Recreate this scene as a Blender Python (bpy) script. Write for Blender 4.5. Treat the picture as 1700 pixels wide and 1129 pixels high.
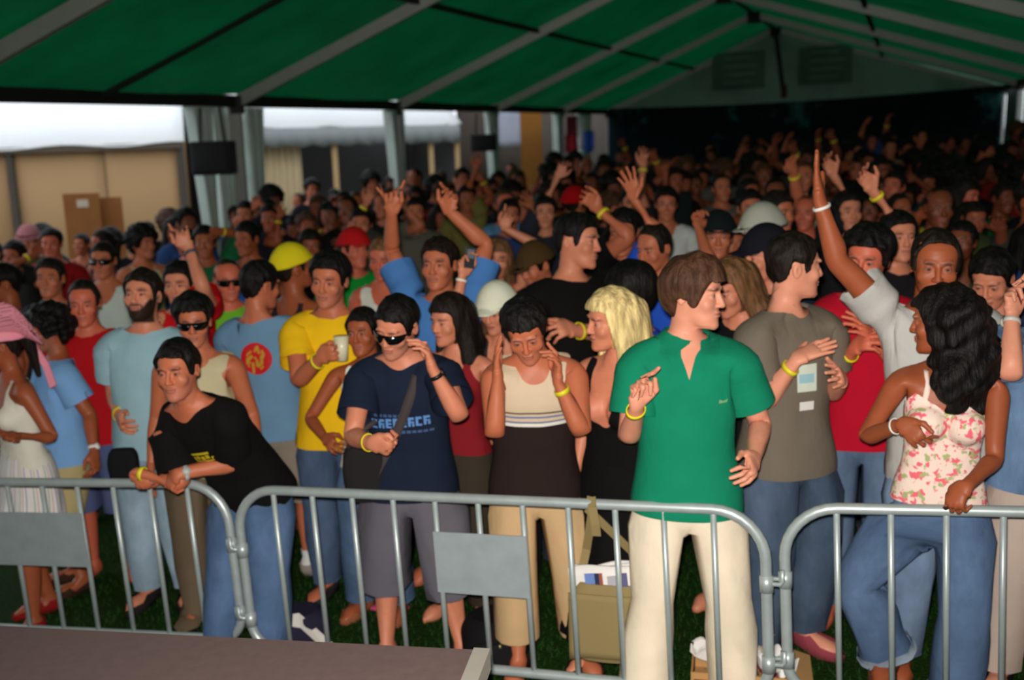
import bpy, bmesh, math, random
import numpy as np
from mathutils import Vector, Matrix, Quaternion

for _o in list(bpy.data.objects):
    bpy.data.objects.remove(_o)
SC = bpy.context.scene
COL = SC.collection
R = math.radians

# ------------------------------------------------------------------ camera
IMW, IMH, FPX = 1700.0, 1129.0, 1800.0
CAM = Vector((0.0, 0.0, 2.35))
PITCH = math.atan((IMH / 2 - 205.0) / FPX)
ROLL = 0.030
SLOPE = 0.045                      # the field rises towards +x


def ground(x, y=0.0):
    return SLOPE * x


_cr, _cp = math.cos(ROLL), math.sin(ROLL)
_f = Vector((0, math.cos(PITCH), -math.sin(PITCH)))
_u0 = Vector((0, math.sin(PITCH), math.cos(PITCH)))
_r0 = Vector((1, 0, 0))
CR = _r0 * _cr - _u0 * _cp         # camera right
CU = _u0 * _cr + _r0 * _cp         # camera up


def ray(px, py):
    """direction of the sight line through a photo pixel, scaled to unit depth"""
    return _f + CR * ((px - IMW / 2) / FPX) - CU * ((py - IMH / 2) / FPX)


def at(px, py, depth):
    return CAM + ray(px, py) * depth


def on_height(px, py, h):
    """point of the sight line that stands h above the sloping field"""
    d = ray(px, py)
    t = (CAM.z - h - SLOPE * CAM.x) / (SLOPE * d.x - d.z)
    return CAM + d * t


def to_px(p):
    v = Vector(p) - CAM
    z = v.dot(_f)
    return (IMW / 2 + FPX * v.dot(CR) / z, IMH / 2 - FPX * v.dot(CU) / z, z)


cam_data = bpy.data.cameras.new('camera')
cam_data.sensor_width = 36.0
cam_data.lens = FPX / IMW * 36.0
cam_data.clip_end = 400
cam = bpy.data.objects.new('camera', cam_data)
COL.objects.link(cam)
cam.matrix_world = Matrix(((CR.x, CU.x, -_f.x, CAM.x), (CR.y, CU.y, -_f.y, CAM.y),
                           (CR.z, CU.z, -_f.z, CAM.z), (0, 0, 0, 1)))
SC.camera = cam
cam_data.dof.use_dof = True
cam_data.dof.focus_distance = 2.9
cam_data.dof.aperture_fstop = 2.5

# ------------------------------------------------------------------ exposure
SC.view_settings.view_transform = 'Standard'
SC.view_settings.look = 'None'
SC.view_settings.gamma = 1.0
SC.view_settings.exposure = 0.0
SC.view_settings.use_curve_mapping = False

# ------------------------------------------------------------------ sky
W = bpy.data.worlds.new('overcast_evening')
SC.world = W
W.use_nodes = True
_bg = W.node_tree.nodes['Background']
_bg.inputs[0].default_value = (0.86, 0.93, 1.0, 1)
_bg.inputs[1].default_value = 1.5

# ------------------------------------------------------------------ camera flash (on the camera body)
_fl = bpy.data.lights.new('camera_flash', 'SPOT')
_fl.energy = 900
_fl.color = (1.0, 0.95, 0.88)
_fl.shadow_soft_size = 0.03
_fl.spot_size = R(95)
_fl.spot_blend = 0.9
flash = bpy.data.objects.new('camera_flash', _fl)
COL.objects.link(flash)
flash.matrix_world = cam.matrix_world @ Matrix.Translation((-0.03, 0.075, 0.0))

# ------------------------------------------------------------------ materials
def srgb(c):
    o = []
    for v in c[:3]:
        v = v / 255.0
        o.append(v / 12.92 if v <= .04045 else ((v + .055) / 1.055) ** 2.4)
    return tuple(o)


MATS = {}


def node_mat(name):
    m = bpy.data.materials.new(name)
    m.use_nodes = True
    nt = m.node_tree
    b = nt.nodes['Principled BSDF']
    return m, nt, b


def mixrgb(nt, fac, a, b, mode='MIX'):
    n = nt.nodes.new('ShaderNodeMix')
    n.data_type = 'RGBA'
    n.blend_type = mode
    for sock, v in ((n.inputs[0], fac), (n.inputs[6], a), (n.inputs[7], b)):
        if hasattr(v, 'links') or isinstance(v, bpy.types.NodeSocket):
            nt.links.new(v, sock)
        elif isinstance(v, (int, float)):
            sock.default_value = v
        else:
            sock.default_value = tuple(v[:3]) + (1,)
    return n.outputs[2]


def math_n(nt, op, *v):
    n = nt.nodes.new('ShaderNodeMath')
    n.operation = op
    for i, q in enumerate(v):
        if isinstance(q, bpy.types.NodeSocket):
            nt.links.new(q, n.inputs[i])
        else:
            n.inputs[i].default_value = q
    return n.outputs[0]


def attr_n(nt, name, out='Vector'):
    n = nt.nodes.new('ShaderNodeAttribute')
    n.attribute_name = name
    return n.outputs[out]


def noise_n(nt, vec, scale, detail=3, rough=.55, sc3=None):
    if sc3 is not None:
        mp = nt.nodes.new('ShaderNodeMapping')
        mp.inputs['Scale'].default_value = sc3
        nt.links.new(vec, mp.inputs[0])
        vec = mp.outputs[0]
    n = nt.nodes.new('ShaderNodeTexNoise')
    n.inputs['Scale'].default_value = scale
    n.inputs['Detail'].default_value = detail
    n.inputs['Roughness'].default_value = rough
    if vec is not None:
        nt.links.new(vec, n.inputs['Vector'])
    return n.outputs[0]


def ramp_n(nt, fac, stops, interp='LINEAR'):
    n = nt.nodes.new('ShaderNodeValToRGB')
    n.color_ramp.interpolation = interp
    e = n.color_ramp.elements
    while len(e) < len(stops):
        e.new(1.0)
    for q, (p, c) in zip(e, stops):
        q.position = p
        q.color = tuple(c[:3]) + (1,) if not isinstance(c, (int, float)) else (c, c, c, 1)
    nt.links.new(fac, n.inputs[0])
    return n.outputs[0]


def bump_n(nt, b, h, strength=.3, dist=.01):
    n = nt.nodes.new('ShaderNodeBump')
    n.inputs['Strength'].default_value = strength
    n.inputs['Distance'].default_value = dist
    nt.links.new(h, n.inputs['Height'])
    nt.links.new(n.outputs[0], b.inputs['Normal'])


def skin_mat(c):
    k = ('skin', tuple(c))
    if k not in MATS:
        m, nt, b = node_mat('skin')
        rest = attr_n(nt, 'rest')
        base = mixrgb(nt, noise_n(nt, rest, 24, 3), [v * .86 for v in srgb(c)], [min(1, v * 1.1) for v in srgb(c)])
        a = nt.nodes.new('ShaderNodeAttribute')
        a.attribute_name = 'paint'
        nt.links.new(mixrgb(nt, a.outputs['Alpha'], base, a.outputs['Color']), b.inputs['Base Color'])
        b.inputs['Roughness'].default_value = .5
        nt.links.new(math_n(nt, 'MULTIPLY_ADD', a.outputs['Alpha'], -.30, .34), b.inputs['Specular IOR Level'])
        MATS[k] = m
    return MATS[k]


def cloth_mat(c, kind='plain', c2=None, rough=.9):
    k = ('cloth', tuple(c), kind, tuple(c2) if c2 else None)
    if k in MATS:
        return MATS[k]
    m, nt, b = node_mat('fabric_' + kind)
    rest = attr_n(nt, 'rest')
    col = srgb(c)
    base = mixrgb(nt, noise_n(nt, rest, 9, 4), [v * .88 for v in col], [min(1, v * 1.1) for v in col])
    sep = nt.nodes.new('ShaderNodeSeparateXYZ')
    nt.links.new(rest, sep.inputs[0])
    X, Y_, Z = sep.outputs
    if kind == 'denim':
        n = noise_n(nt, rest, 5, 5, .65, (1, 1, .35))
        base = mixrgb(nt, ramp_n(nt, n, [(.35, 0), (.7, 1)]), [v * .7 for v in col], [min(1, v * 1.4 + .02) for v in col])
    elif kind == 'floral':
        n = noise_n(nt, rest, 34, 2, .5)
        n2 = noise_n(nt, rest, 27, 2, .5)
        base = mixrgb(nt, ramp_n(nt, n, [(.54, 0), (.6, 1)]), col, srgb((236, 105, 120)))
        base = mixrgb(nt, ramp_n(nt, n2, [(.58, 0), (.64, 1)]), base, srgb((170, 175, 120)))
    elif kind == 'chest_stripe':
        stops = [(0, srgb(c)), (.5, srgb(c)), (.505, srgb((222, 216, 205))), (.535, srgb((222, 216, 205))), (.54, srgb((95, 100, 140))), (.555, srgb(c2)),
                 (.58, srgb(c2)), (.59, srgb((110, 120, 165))), (.605, srgb((110, 120, 165))), (.61, srgb(c2)), (.635, srgb((90, 75, 70))), (.65, srgb(c2)), (1, srgb(c2))]
        t = math_n(nt, 'MULTIPLY_ADD', Z, 2.0, -1.95)      # 1.225 .. -> .5
        base = ramp_n(nt, t, stops, 'CONSTANT')
    elif kind == 'skirt':
        an = math_n(nt, 'ARCTAN2', X, Y_)
        w = math_n(nt, 'FRACT', math_n(nt, 'MULTIPLY', an, 2.55))
        base = ramp_n(nt, w, [(0, srgb((226, 218, 214))), (.34, srgb((150, 150, 190))), (.42, srgb((226, 218, 214))), (.62, srgb((200, 160, 160))), (.68, srgb((228, 222, 214))),
                              (.82, srgb((130, 165, 160))), (.88, srgb((226, 218, 214)))], 'CONSTANT')
    elif kind == 'band':        # darker trim at collar and sleeve ends of an old ringer vest
        base = mixrgb(nt, ramp_n(nt, noise_n(nt, rest, 30, 2), [(.45, 0), (.55, 1)]), base, srgb(c2))
    nt.links.new(base, b.inputs['Base Color'])
    b.inputs['Roughness'].default_value = rough
    b.inputs['Specular IOR Level'].default_value = .15
    n = noise_n(nt, rest, 11, 4, .55, (1, 1, .45))
    bump_n(nt, b, n, .45, .02)
    MATS[k] = m
    return m


def hair_mat(c, c2=None):
    k = ('hair', tuple(c))
    if k not in MATS:
        m, nt, b = node_mat('hair')
        tc = nt.nodes.new('ShaderNodeTexCoord')
        n = noise_n(nt, tc.outputs['Object'], 30, 4, .6, (1.6, 1.6, .25))
        col = srgb(c)
        hi = srgb(c2) if c2 else [min(1, v * 1.7 + .004) for v in col]
        nt.links.new(mixrgb(nt, ramp_n(nt, n, [(.38, 0), (.66, 1)]), [v * .7 for v in col], hi), b.inputs['Base Color'])
        b.inputs['Roughness'].default_value = .55
        b.inputs['Specular IOR Level'].default_value = .16
        bump_n(nt, b, n, .6, .02)
        MATS[k] = m
    return MATS[k]


def plain_mat(name, c, rough=.5, metal=0.0, spec=.4, var=.12, scale=8):
    k = ('plain', name, tuple(c))
    if k not in MATS:
        m, nt, b = node_mat(name)
        tc = nt.nodes.new('ShaderNodeTexCoord')
        n = noise_n(nt, tc.outputs['Object'], scale, 4)
        col = srgb(c)
        nt.links.new(mixrgb(nt, n, [v * (1 - var) for v in col], [min(1, v * (1 + var)) for v in col]), b.inputs['Base Color'])
        b.inputs['Roughness'].default_value = rough
        b.inputs['Metallic'].default_value = metal
        b.inputs['Specular IOR Level'].default_value = spec
        MATS[k] = m
    return MATS[k]


# ------------------------------------------------------------------ objects
def link(name, me, parent=None, mat=None):
    o = bpy.data.objects.new(name, me)
    COL.objects.link(o)
    if parent is not None:
        o.parent = parent
    if mat is not None:
        if not o.material_slots:
            me.materials.append(mat)
        o.material_slots[0].link = 'OBJECT'
        o.material_slots[0].material = mat
    return o


def tag(o, label=None, cat=None, group=None, kind=None):
    if label:
        o['label'] = label
    if cat:
        o['category'] = cat
    if group:
        o['group'] = group
    if kind:
        o['kind'] = kind
    return o


# ------------------------------------------------------------------ mesh helpers
def new_mesh(name, V, F, smooth=True):
    me = bpy.data.meshes.new(name)
    n = F.shape[1]
    me.vertices.add(len(V))
    me.vertices.foreach_set('co', np.asarray(V, np.float32).ravel())
    me.loops.add(F.size)
    me.loops.foreach_set('vertex_index', np.asarray(F, np.int32).ravel())
    me.polygons.add(len(F))
    me.polygons.foreach_set('loop_start', np.arange(0, F.size, n, dtype=np.int32))
    me.polygons.foreach_set('use_smooth', np.full(len(F), smooth, dtype=bool))
    me.update(calc_edges=True)
    return me


def put_attr(me, name, A):
    if A.shape[1] == 3:
        at_ = me.attributes.new(name, 'FLOAT_VECTOR', 'POINT')
        at_.data.foreach_set('vector', np.asarray(A, np.float32).ravel())
    else:
        at_ = me.attributes.new(name, 'FLOAT_COLOR', 'POINT')
        at_.data.foreach_set('color', np.asarray(A, np.float32).ravel())


# ------------------------------------------------------------------ structure helpers
class MB:
    """collects boxes, bars, tubes and sheets, then links them as one mesh"""
    def __init__(self):
        self.V, self.F, self.S = [], [], []

    def add(self, V, F, smooth=False):
        n = len(self.V)
        self.V += [tuple(v) for v in V]
        self.F += [tuple(i + n for i in f) for f in F]
        self.S += [smooth] * len(F)
        return self

    def box(self, o, ex, ey, ez):
        """corner-free box: centre o and three half-extent vectors"""
        o, ex, ey, ez = (Vector(q) for q in (o, ex, ey, ez))
        V = [o + ex * a + ey * b + ez * c for a in (-1, 1) for b in (-1, 1) for c in (-1, 1)]
        return self.add(V, [(0, 1, 3, 2), (4, 6, 7, 5), (0, 4, 5, 1), (2, 3, 7, 6), (0, 2, 6, 4), (1, 5, 7, 3)])

    def bar(self, a, b, w, h, up=(0, 0, 1)):
        a, b = Vector(a), Vector(b)
        d = (b - a).normalized()
        x = d.cross(Vector(up))
        x = x.normalized() if x.length > 1e-5 else Vector((1, 0, 0))
        y = x.cross(d).normalized()
        return self.box((a + b) / 2, (b - a) / 2, x * w / 2, y * h / 2)

    def tube(self, pts, r, seg=12, closed=False):
        pts = [Vector(p) for p in pts]
        n = len(pts)
        V, F = [], []
        prev = None
        for i, p in enumerate(pts):
            if closed:
                d = (pts[(i + 1) % n] - pts[i - 1]).normalized()
            else:
                d = (pts[min(i + 1, n - 1)] - pts[max(i - 1, 0)]).normalized()
            u = prev if prev is not None else (Vector((0, 0, 1)) if abs(d.z) < .9 else Vector((1, 0, 0)))
            x = (u - d * u.dot(d)).normalized()
            prev = x
            y = d.cross(x)
            rr = r[i] if isinstance(r, (list, tuple)) else r
            V += [p + (x * math.cos(2 * math.pi * k / seg) + y * math.sin(2 * math.pi * k / seg)) * rr for k in range(seg)]
        m = n if closed else n - 1
        for i in range(m):
            for k in range(seg):
                a, b = i * seg + k, i * seg + (k + 1) % seg
                c, d_ = ((i + 1) % n) * seg + (k + 1) % seg, ((i + 1) % n) * seg + k
                F.append((a, b, c, d_))
        if not closed:
            F += [tuple(range(seg))[::-1], tuple((n - 1) * seg + k for k in range(seg))]
        return self.add(V, F, True)

    def grid(self, fn, nu, nv, smooth=True):
        V = [fn(i / nu, j / nv) for i in range(nu + 1) for j in range(nv + 1)]
        F = [(i * (nv + 1) + j, (i + 1) * (nv + 1) + j, (i + 1) * (nv + 1) + j + 1, i * (nv + 1) + j + 1) for i in range(nu) for j in range(nv)]
        return self.add(V, F, smooth)

    def build(self, name, mat, parent=None, loc=None, thick=0):
        me = bpy.data.meshes.new(name)
        V = self.V
        if loc is not None:
            V = [(v[0] - loc[0], v[1] - loc[1], v[2] - loc[2]) for v in V]
        me.from_pydata(V, [], self.F)
        me.polygons.foreach_set('use_smooth', self.S)
        if thick:
            bm = bmesh.new()
            bm.from_mesh(me)
            bmesh.ops.solidify(bm, geom=bm.faces[:], thickness=thick)
            bm.to_mesh(me)
            bm.free()
        me.materials.append(mat)
        o = bpy.data.objects.new(name, me)
        COL.objects.link(o)
        if loc is not None:
            o.location = loc
        if parent is not None:
            o.parent = parent
        return o


def empty(name, loc, label=None, cat=None, group=None):
    o = bpy.data.objects.new(name, None)
    COL.objects.link(o)
    o.location = loc
    o.empty_display_size = .2
    return tag(o, label, cat, group)


def vadd(a, b, k=1.0):
    return Vector(a) + Vector(b) * k


# ------------------------------------------------------------------ the grass field (slopes up to the right) and its blades
def turf_mat():
    m, nt, b = node_mat('dark_turf')
    tc = nt.nodes.new('ShaderNodeTexCoord')
    n1 = noise_n(nt, tc.outputs['Object'], 1.7, 4)
    n2 = noise_n(nt, tc.outputs['Object'], 60, 3)
    c = mixrgb(nt, n1, srgb((18, 44, 8)), srgb((34, 66, 16)))
    c = mixrgb(nt, ramp_n(nt, n2, [(.35, .0), (.7, .6)]), c, srgb((12, 30, 6)))
    nt.links.new(c, b.inputs['Base Color'])
    b.inputs['Roughness'].default_value = .95
    b.inputs['Specular IOR Level'].default_value = .1
    bump_n(nt, b, n2, .8, .02)
    return m


g = MB()
g.grid(lambda u, v: (-40 + 90 * u, -8 + 70 * v, SLOPE * (-40 + 90 * u)), 30, 24, False)
gr = g.build('floor', turf_mat())
tag(gr, 'dark green grass field sloping up to the right', kind='structure')
_rg = np.random.RandomState(5)
_n = 26000
_bx, _by = _rg.uniform(-2.6, 2.6, _n), _rg.uniform(3.3, 6.6, _n)
_h, _a, _l = _rg.uniform(.015, .04, _n), _rg.uniform(0, 6.28, _n), _rg.uniform(-.02, .02, (_n, 2))
_bz = SLOPE * _bx
_c, _s = np.cos(_a) * .0035, np.sin(_a) * .0035
_V = np.stack([np.stack([_bx - _c, _by - _s, _bz - .002], 1), np.stack([_bx + _c, _by + _s, _bz - .002], 1), np.stack([_bx + _l[:, 0], _by + _l[:, 1], _bz + _h], 1)], 1).reshape(-1, 3)
_o = link('grass', new_mesh('grass', _V, np.arange(_n * 3).reshape(-1, 3), False), None, plain_mat('grass_blade', (30, 62, 14), .8, 0, .2, .4, 3))
tag(_o, 'short dark green grass under the front rows', 'grass', kind='stuff')

# ------------------------------------------------------------------ the big tent: aluminium portal frames under a green skin
AX = (at(1010, 187, 28) - at(390, 171, 12.36)) / 4.0            # one bay along the tent
BACK = (at(1010, 187, 28.0), at(1287, 50, 28 * .97), at(1665, 148, 28 * .93))
E_L, RIDGE, E_R = BACK


def fr(i):
    """left eave, ridge, right eave of frame i (4 = the far gable)"""
    return tuple(p + AX * (i - 4) for p in BACK)


def canvas_mat(name, c, trans, seam=True):
    m, nt, b = node_mat(name)
    tc = nt.nodes.new('ShaderNodeTexCoord')
    n = noise_n(nt, tc.outputs['Object'], 1.1, 5, .6)
    n2 = noise_n(nt, tc.outputs['Object'], 6, 4, .6, (.3, 1.6, 1))
    col = srgb(c)
    cc = mixrgb(nt, ramp_n(nt, n, [(.3, 0), (.72, 1)]), [v * .72 for v in col], [min(1, v * 1.2) for v in col])
    nt.links.new(cc, b.inputs['Base Color'])
    b.inputs['Roughness'].default_value = .62
    b.inputs['Specular IOR Level'].default_value = .2
    bump_n(nt, b, n2, .35, .05)
    tr_ = nt.nodes.new('ShaderNodeBsdfTranslucent')
    nt.links.new(cc, tr_.inputs[0])
    mx = nt.nodes.new('ShaderNodeMixShader')
    mx.inputs[0].default_value = trans
    out = nt.nodes['Material Output']
    nt.links.new(b.outputs[0], mx.inputs[1])
    nt.links.new(tr_.outputs[0], mx.inputs[2])
    nt.links.new(mx.outputs[0], out.inputs[0])
    return m


GREEN = canvas_mat('green_tent_canvas', (5, 96, 53), .205)
ALU = plain_mat('tent_aluminium', (150, 150, 146), .5, .35, .4)
DARKM = plain_mat('dark_metal', (34, 30, 28), .6, .2)
for side, k in (('left', 0), ('right', 2)):
    for i in range(-5, 4):
        A, B = fr(i), fr(i + 1)

        def sheet(u, v, A=A, B=B, k=k):
            p = (A[k].lerp(A[1], v)).lerp(B[k].lerp(B[1], v), u)
            sag = math.sin(math.pi * u) * .05 + math.sin(math.pi * v) * .02
            return p - Vector((0, 0, sag)) + Vector((0, 0, .10 + .012 * math.sin(9 * v + 6.2832 * u)))
        m = MB()
        m.grid(sheet, 8, 14)
        o = m.build('ceiling', GREEN)
        tag(o, None, None, None, 'structure')
for i in range(-5, 5):
    a, r_, b = fr(i)
    e = empty('tent_frame', (a.x, a.y, ground(a.x)))
    o0 = Vector(e.location)
    nm = {0: 'first tent frame before the hanging speaker leg', 1: 'second', 2: 'third', 3: 'fourth'}
    tag(e, None, None, None, 'structure')
    m = MB()
    m.bar(a, r_, .085, .13)
    m.build('rafter', ALU, e, None).location = -o0
    m = MB()
    m.bar(r_, b, .085, .13)
    m.build('rafter', ALU, e, None).location = -o0
    for p in (a, b):
        m = MB()
        m.bar((p.x, p.y, ground(p.x)), p, .12, .085, (0, 1, 0))
        m.build('leg', ALU, e, None).location = -o0
        m = MB()
        m.box((p.x, p.y, p.z - .02), (.09, 0, 0), (0, .07, 0), (0, 0, .10))
        m.build('bracket', DARKM, e, None).location = -o0
    m = MB()
    m.box((r_.x, r_.y, r_.z - .05), (.14, 0, 0), (0, .08, 0), (0, 0, .12))
    m.build('ridge_bracket', DARKM, e, None).location = -o0
# purlins run the length of the tent; a dark strip crosses the left skin between two frames
for q, (k, v) in enumerate([(0, 0), (0, .52), (0, 1.0), (2, .52), (2, 0)]):
    A, B = fr(-5), fr(4)
    a, b = A[k].lerp(A[1], v), B[k].lerp(B[1], v)
    m = MB()
    dz = Vector((0, 0, .03 if v not in (0,) else .02))
    m.bar(a + dz, b + dz, .06 if v else .1, .06 if v else .13)
    tag(m.build('beam_%d' % (q + 1), DARKM), 'dark purlin running the length of the tent roof', kind='structure')
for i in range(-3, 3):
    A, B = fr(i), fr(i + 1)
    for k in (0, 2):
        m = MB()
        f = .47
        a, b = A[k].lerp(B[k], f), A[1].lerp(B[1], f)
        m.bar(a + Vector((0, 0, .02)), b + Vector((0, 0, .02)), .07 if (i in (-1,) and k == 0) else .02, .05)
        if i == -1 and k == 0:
            tag(m.build('trim_1', plain_mat('dark_roof_strip', (10, 26, 16), .9)), 'dark strip across the green roof', kind='structure')

# far gable: pale panel with two vents, a centre pole, and a dark hanging cloth below
PALE = canvas_mat('pale_gable_canvas', (150, 172, 160), .15)
gb = empty('wall_back', (RIDGE.x, RIDGE.y, ground(RIDGE.x)))
tag(gb, None, None, None, 'structure')
g0 = Vector(gb.location)
un = (E_R - E_L)
m = MB()
_e = Vector((0, 0, .16))
m.add([E_L - (E_R - E_L) * .02, E_R + (E_R - E_L) * .02, E_R + (E_R - E_L) * .02 + _e * .6, RIDGE + _e, E_L - (E_R - E_L) * .02 + _e * .6], [(0, 1, 2, 3, 4)])
m.build('gable_panel', PALE, gb, None, .02).location = -g0
vn = canvas_mat('vent_canvas', (96, 128, 114), .16)


def gp(u, h, d=0.0):
    """point of the gable: u along the eaves 0..1, h metres above the eave line, d metres towards the crowd"""
    n = Vector((-un.y, un.x, 0)).normalized()
    if n.y > 0:
        n = -n
    return E_L + un * u + Vector((0, 0, h)) + n * d


for uc in (.345, .565):
    m = MB()
    m.add([gp(uc - .068, .38, .03), gp(uc + .068, .38, .03), gp(uc + .068, 1.30, .03), gp(uc - .068, 1.30, .03)], [(0, 1, 2, 3)])
    v_ = m.build('vent', vn, gb, None, .02)
    v_.location = -g0
    m = MB()
    for r_ in range(4):
        h = .55 + .2 * r_
        m.bar(gp(uc - .04 + .004 * (r_ % 2), h, .05), gp(uc + .034 + .008 * (r_ % 3), h, .05), .02, .035)
    m.build('vent_slat', PALE, v_, None)
m = MB()
pb = E_L.lerp(E_R, .46)
m.bar(gp(.462, .12, .08), RIDGE + (gp(0, 0, .08) - E_L), .09, .09, (0, 1, 0))
m.build('gable_post', DARKM, gb, None).location = -g0
m = MB()
m.bar(gp(.462, .10, .08), gp(.462, .42, .08), .12, .12, (0, 1, 0))
m.build('post_sleeve', plain_mat('dull_red_tape', (92, 26, 26), .7), gb, None).location = -g0


def backcloth():
    m, nt, b = node_mat('dark_backcloth')
    tc = nt.nodes.new('ShaderNodeTexCoord')
    n = noise_n(nt, tc.outputs['Object'], .9, 5, .7)
    c = mixrgb(nt, ramp_n(nt, n, [(.56, 0), (.7, 1)]), srgb((20, 34, 40)), srgb((70, 124, 124)))
    nt.links.new(c, b.inputs['Base Color'])
    b.inputs['Roughness'].default_value = .9
    b.inputs['Specular IOR Level'].default_value = .1
    return m


m = MB()


def cl(u, v):
    p = gp(u, .10 - v * (E_L.z + un.z * u - ground(E_L.x + un.x * u) + .10) - .10 * math.sin(math.pi * u) * (1 - v), .06)
    n = (gp(0, 0, 1) - E_L)
    return p + n * (.05 * math.sin(u * 70) + .03 * math.sin(u * 31 + 1)) * (.3 + .7 * v)


m.grid(cl, 90, 8)
m.build('back_cloth', backcloth(), gb, None, .01).location = -g0

# right side: white side panels with gaps between them, seen at the frame edge
SIDE = canvas_mat('white_side_canvas', (120, 130, 128), .05)
for i in range(-5, 4):
    A, B = fr(i)[2], fr(i + 1)[2]
    m = MB()

    def pan(u, v, A=A, B=B):
        p = A.lerp(B, .02 + .93 * u)
        z = p.z + (ground(p.x) - p.z) * v
        return Vector((p.x + .03 * math.sin(u * 30) * v + .08, p.y, z))
    m.grid(pan, 18, 4)
    tag(m.build('wall_right', SIDE, None, None, .006), None, kind='structure')

# unseen black drapes added behind the camera to keep daylight out of the tent
DRAPE = plain_mat('black_blockout_drape', (16, 16, 18), .9, 0, .1)
for nm_, A, B in (('blockout_front', fr(-5)[0], fr(-5)[2]), ('blockout_left', fr(-5)[0], fr(-2)[0])):
    m = MB()
    m.grid(lambda u, v: (A.x + (B.x - A.x) * u, A.y + (B.y - A.y) * u + .04 * math.sin(u * 80), (A.z + (B.z - A.z) * u + (1.7 * (1 - abs(2 * u - 1)) if nm_ == 'blockout_front' else .05)) * (1 - v) + ground(A.x + (B.x - A.x) * u) * v), 40, 3)
    tag(m.build(nm_, DRAPE, None, None, .01), None, kind='structure')

# tied-back white curtains at the left legs, with the loudspeakers that hang there
CURT = canvas_mat('white_curtain_canvas', (206, 218, 210), .3)


def curtain(name, base, wtop, wmid, h0, label, lean=0.0, dirv=None):
    """a gathered curtain: pleated column that narrows to its tie and widens again"""
    dirv = dirv or AX.normalized()
    top, gz = base.z, ground(base.x)
    nrm_ = Vector((dirv.y, -dirv.x, 0))

    def f(u, v):
        z = top + (gz + .02 - top) * v
        k = v
        w = wtop + (wmid - wtop) * min(1, k / .52) ** .8 if k < .52 else wmid + (wtop * .85 - wmid) * ((k - .52) / .48) ** .7
        a = (u - .5)
        p = Vector((base.x, base.y, z)) + dirv * (a * w + lean * v) + nrm_ * (.055 * math.sin(u * 37 + 1) * (w / wtop + .3) + .02 * math.sin(u * 71))
        return p
    m = MB()
    m.grid(f, 48, 22)
    o = m.build(name, CURT, None, (base.x, base.y, gz), .008)
    tag(o, label, 'curtain', 'tied tent curtains')
    return o


def eave_pt(i, dx=0, dz=-.05):
    a = fr(i)[0]
    return a + AX.normalized() * dx + Vector((0, 0, dz))


# where the curtains hang in the photograph: at the leg of each frame
curtain('curtain', eave_pt(0, -.52) + Vector((-.06, -.2, 0)), .42, .2, 0, 'white tied curtain on the near side of the leg with the large speaker', .12)
curtain('curtain', eave_pt(0, -.1) + Vector((-.1, .02, 0)), .62, .5, 0, 'wide grey white curtain gathered behind the large hanging speaker')
curtain('curtain', eave_pt(0, .36) + Vector((-.05, .12, 0)), .42, .26, 0, 'pale curtain hanging on the far side of the large speaker', -.06)
curtain('curtain', eave_pt(1, -.22), .26, .12, 0, 'narrow white curtain edge left of the second tent leg', .14)
curtain('curtain', eave_pt(1, .06) + Vector((-.05, .1, 0)), .5, .42, 0, 'green white curtain gathered on the second tent leg')
curtain('curtain', eave_pt(2, -.15), .55, .4, 0, 'curtain behind the small hanging speaker', .1)
curtain('curtain', eave_pt(3, -.2), .6, .5, 0, 'dim curtain at the fourth tent leg left of the small flag')
curtain('curtain', eave_pt(3, 1.9), 1.1, .8, 0, 'dim curtain between the small flag and the dark back cloth')


def speaker(p, w, h, d, label):
    e = empty('speaker', p, label, 'speaker', 'speakers hanging at the tent legs')
    m = MB()
    bev = .02
    m.box((0, 0, 0), (w / 2, 0, 0), (0, d / 2, 0), (0, 0, h / 2))
    o = m.build('cabinet', plain_mat('black_cabinet', (9, 9, 10), .7), e)
    bm = bmesh.new()
    bm.from_mesh(o.data)
    bmesh.ops.bevel(bm, geom=bm.edges[:], offset=bev, segments=3, affect='EDGES', profile=.5)
    bm.to_mesh(o.data)
    bm.free()
    m = MB()
    m.grid(lambda u, v: (w * .44 * (2 * u - 1), -d / 2 - .012 - .02 * math.sin(math.pi * u) * math.sin(math.pi * v), h * .43 * (2 * v - 1)), 12, 10)
    m.build('grille', plain_mat('black_grille', (14, 13, 13), .8), e, None, .008)
    for sx in (-1, 1):
        m = MB()
        m.bar((sx * w * .3, 0, h / 2 - .01), (sx * w * .24, 0, h / 2 + .35), .03, .012, (0, 1, 0))
        m.build('hanging_strap', DARKM, e)
    return e


p = at(355, 262, 11.55)
speaker(p, .43, .35, .28, 'large black loudspeaker hanging at the first tent leg on the left')
p = at(803, 237, 19.0)
speaker(p, .45, .29, .3, 'small black loudspeaker hanging at the third tent leg')

# ------------------------------------------------------------------ outside on the left: two white marquees
WHITE = plain_mat('white_marquee_roof', (246, 246, 246), .7, 0, .2, .03)
BEIGE = plain_mat('beige_marquee_wall', (178, 142, 102), .85, 0, .15, .06, 1.5)
GREYW = plain_mat('grey_marquee_wall', (96, 94, 96), .85, 0, .15, .1, 1.5)
VAL = plain_mat('grey_valance', (150, 154, 154), .8, 0, .2, .08, 2)
WOOD = plain_mat('pale_wood_post', (206, 172, 124), .7, 0, .2, .12, 10)


def px_on(px, dep, z):
    """point at a photo column, a forward distance and a height"""
    d = ray(px, 300)
    t = dep / d.y
    return Vector((CAM.x + d.x * t, dep, z))


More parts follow.
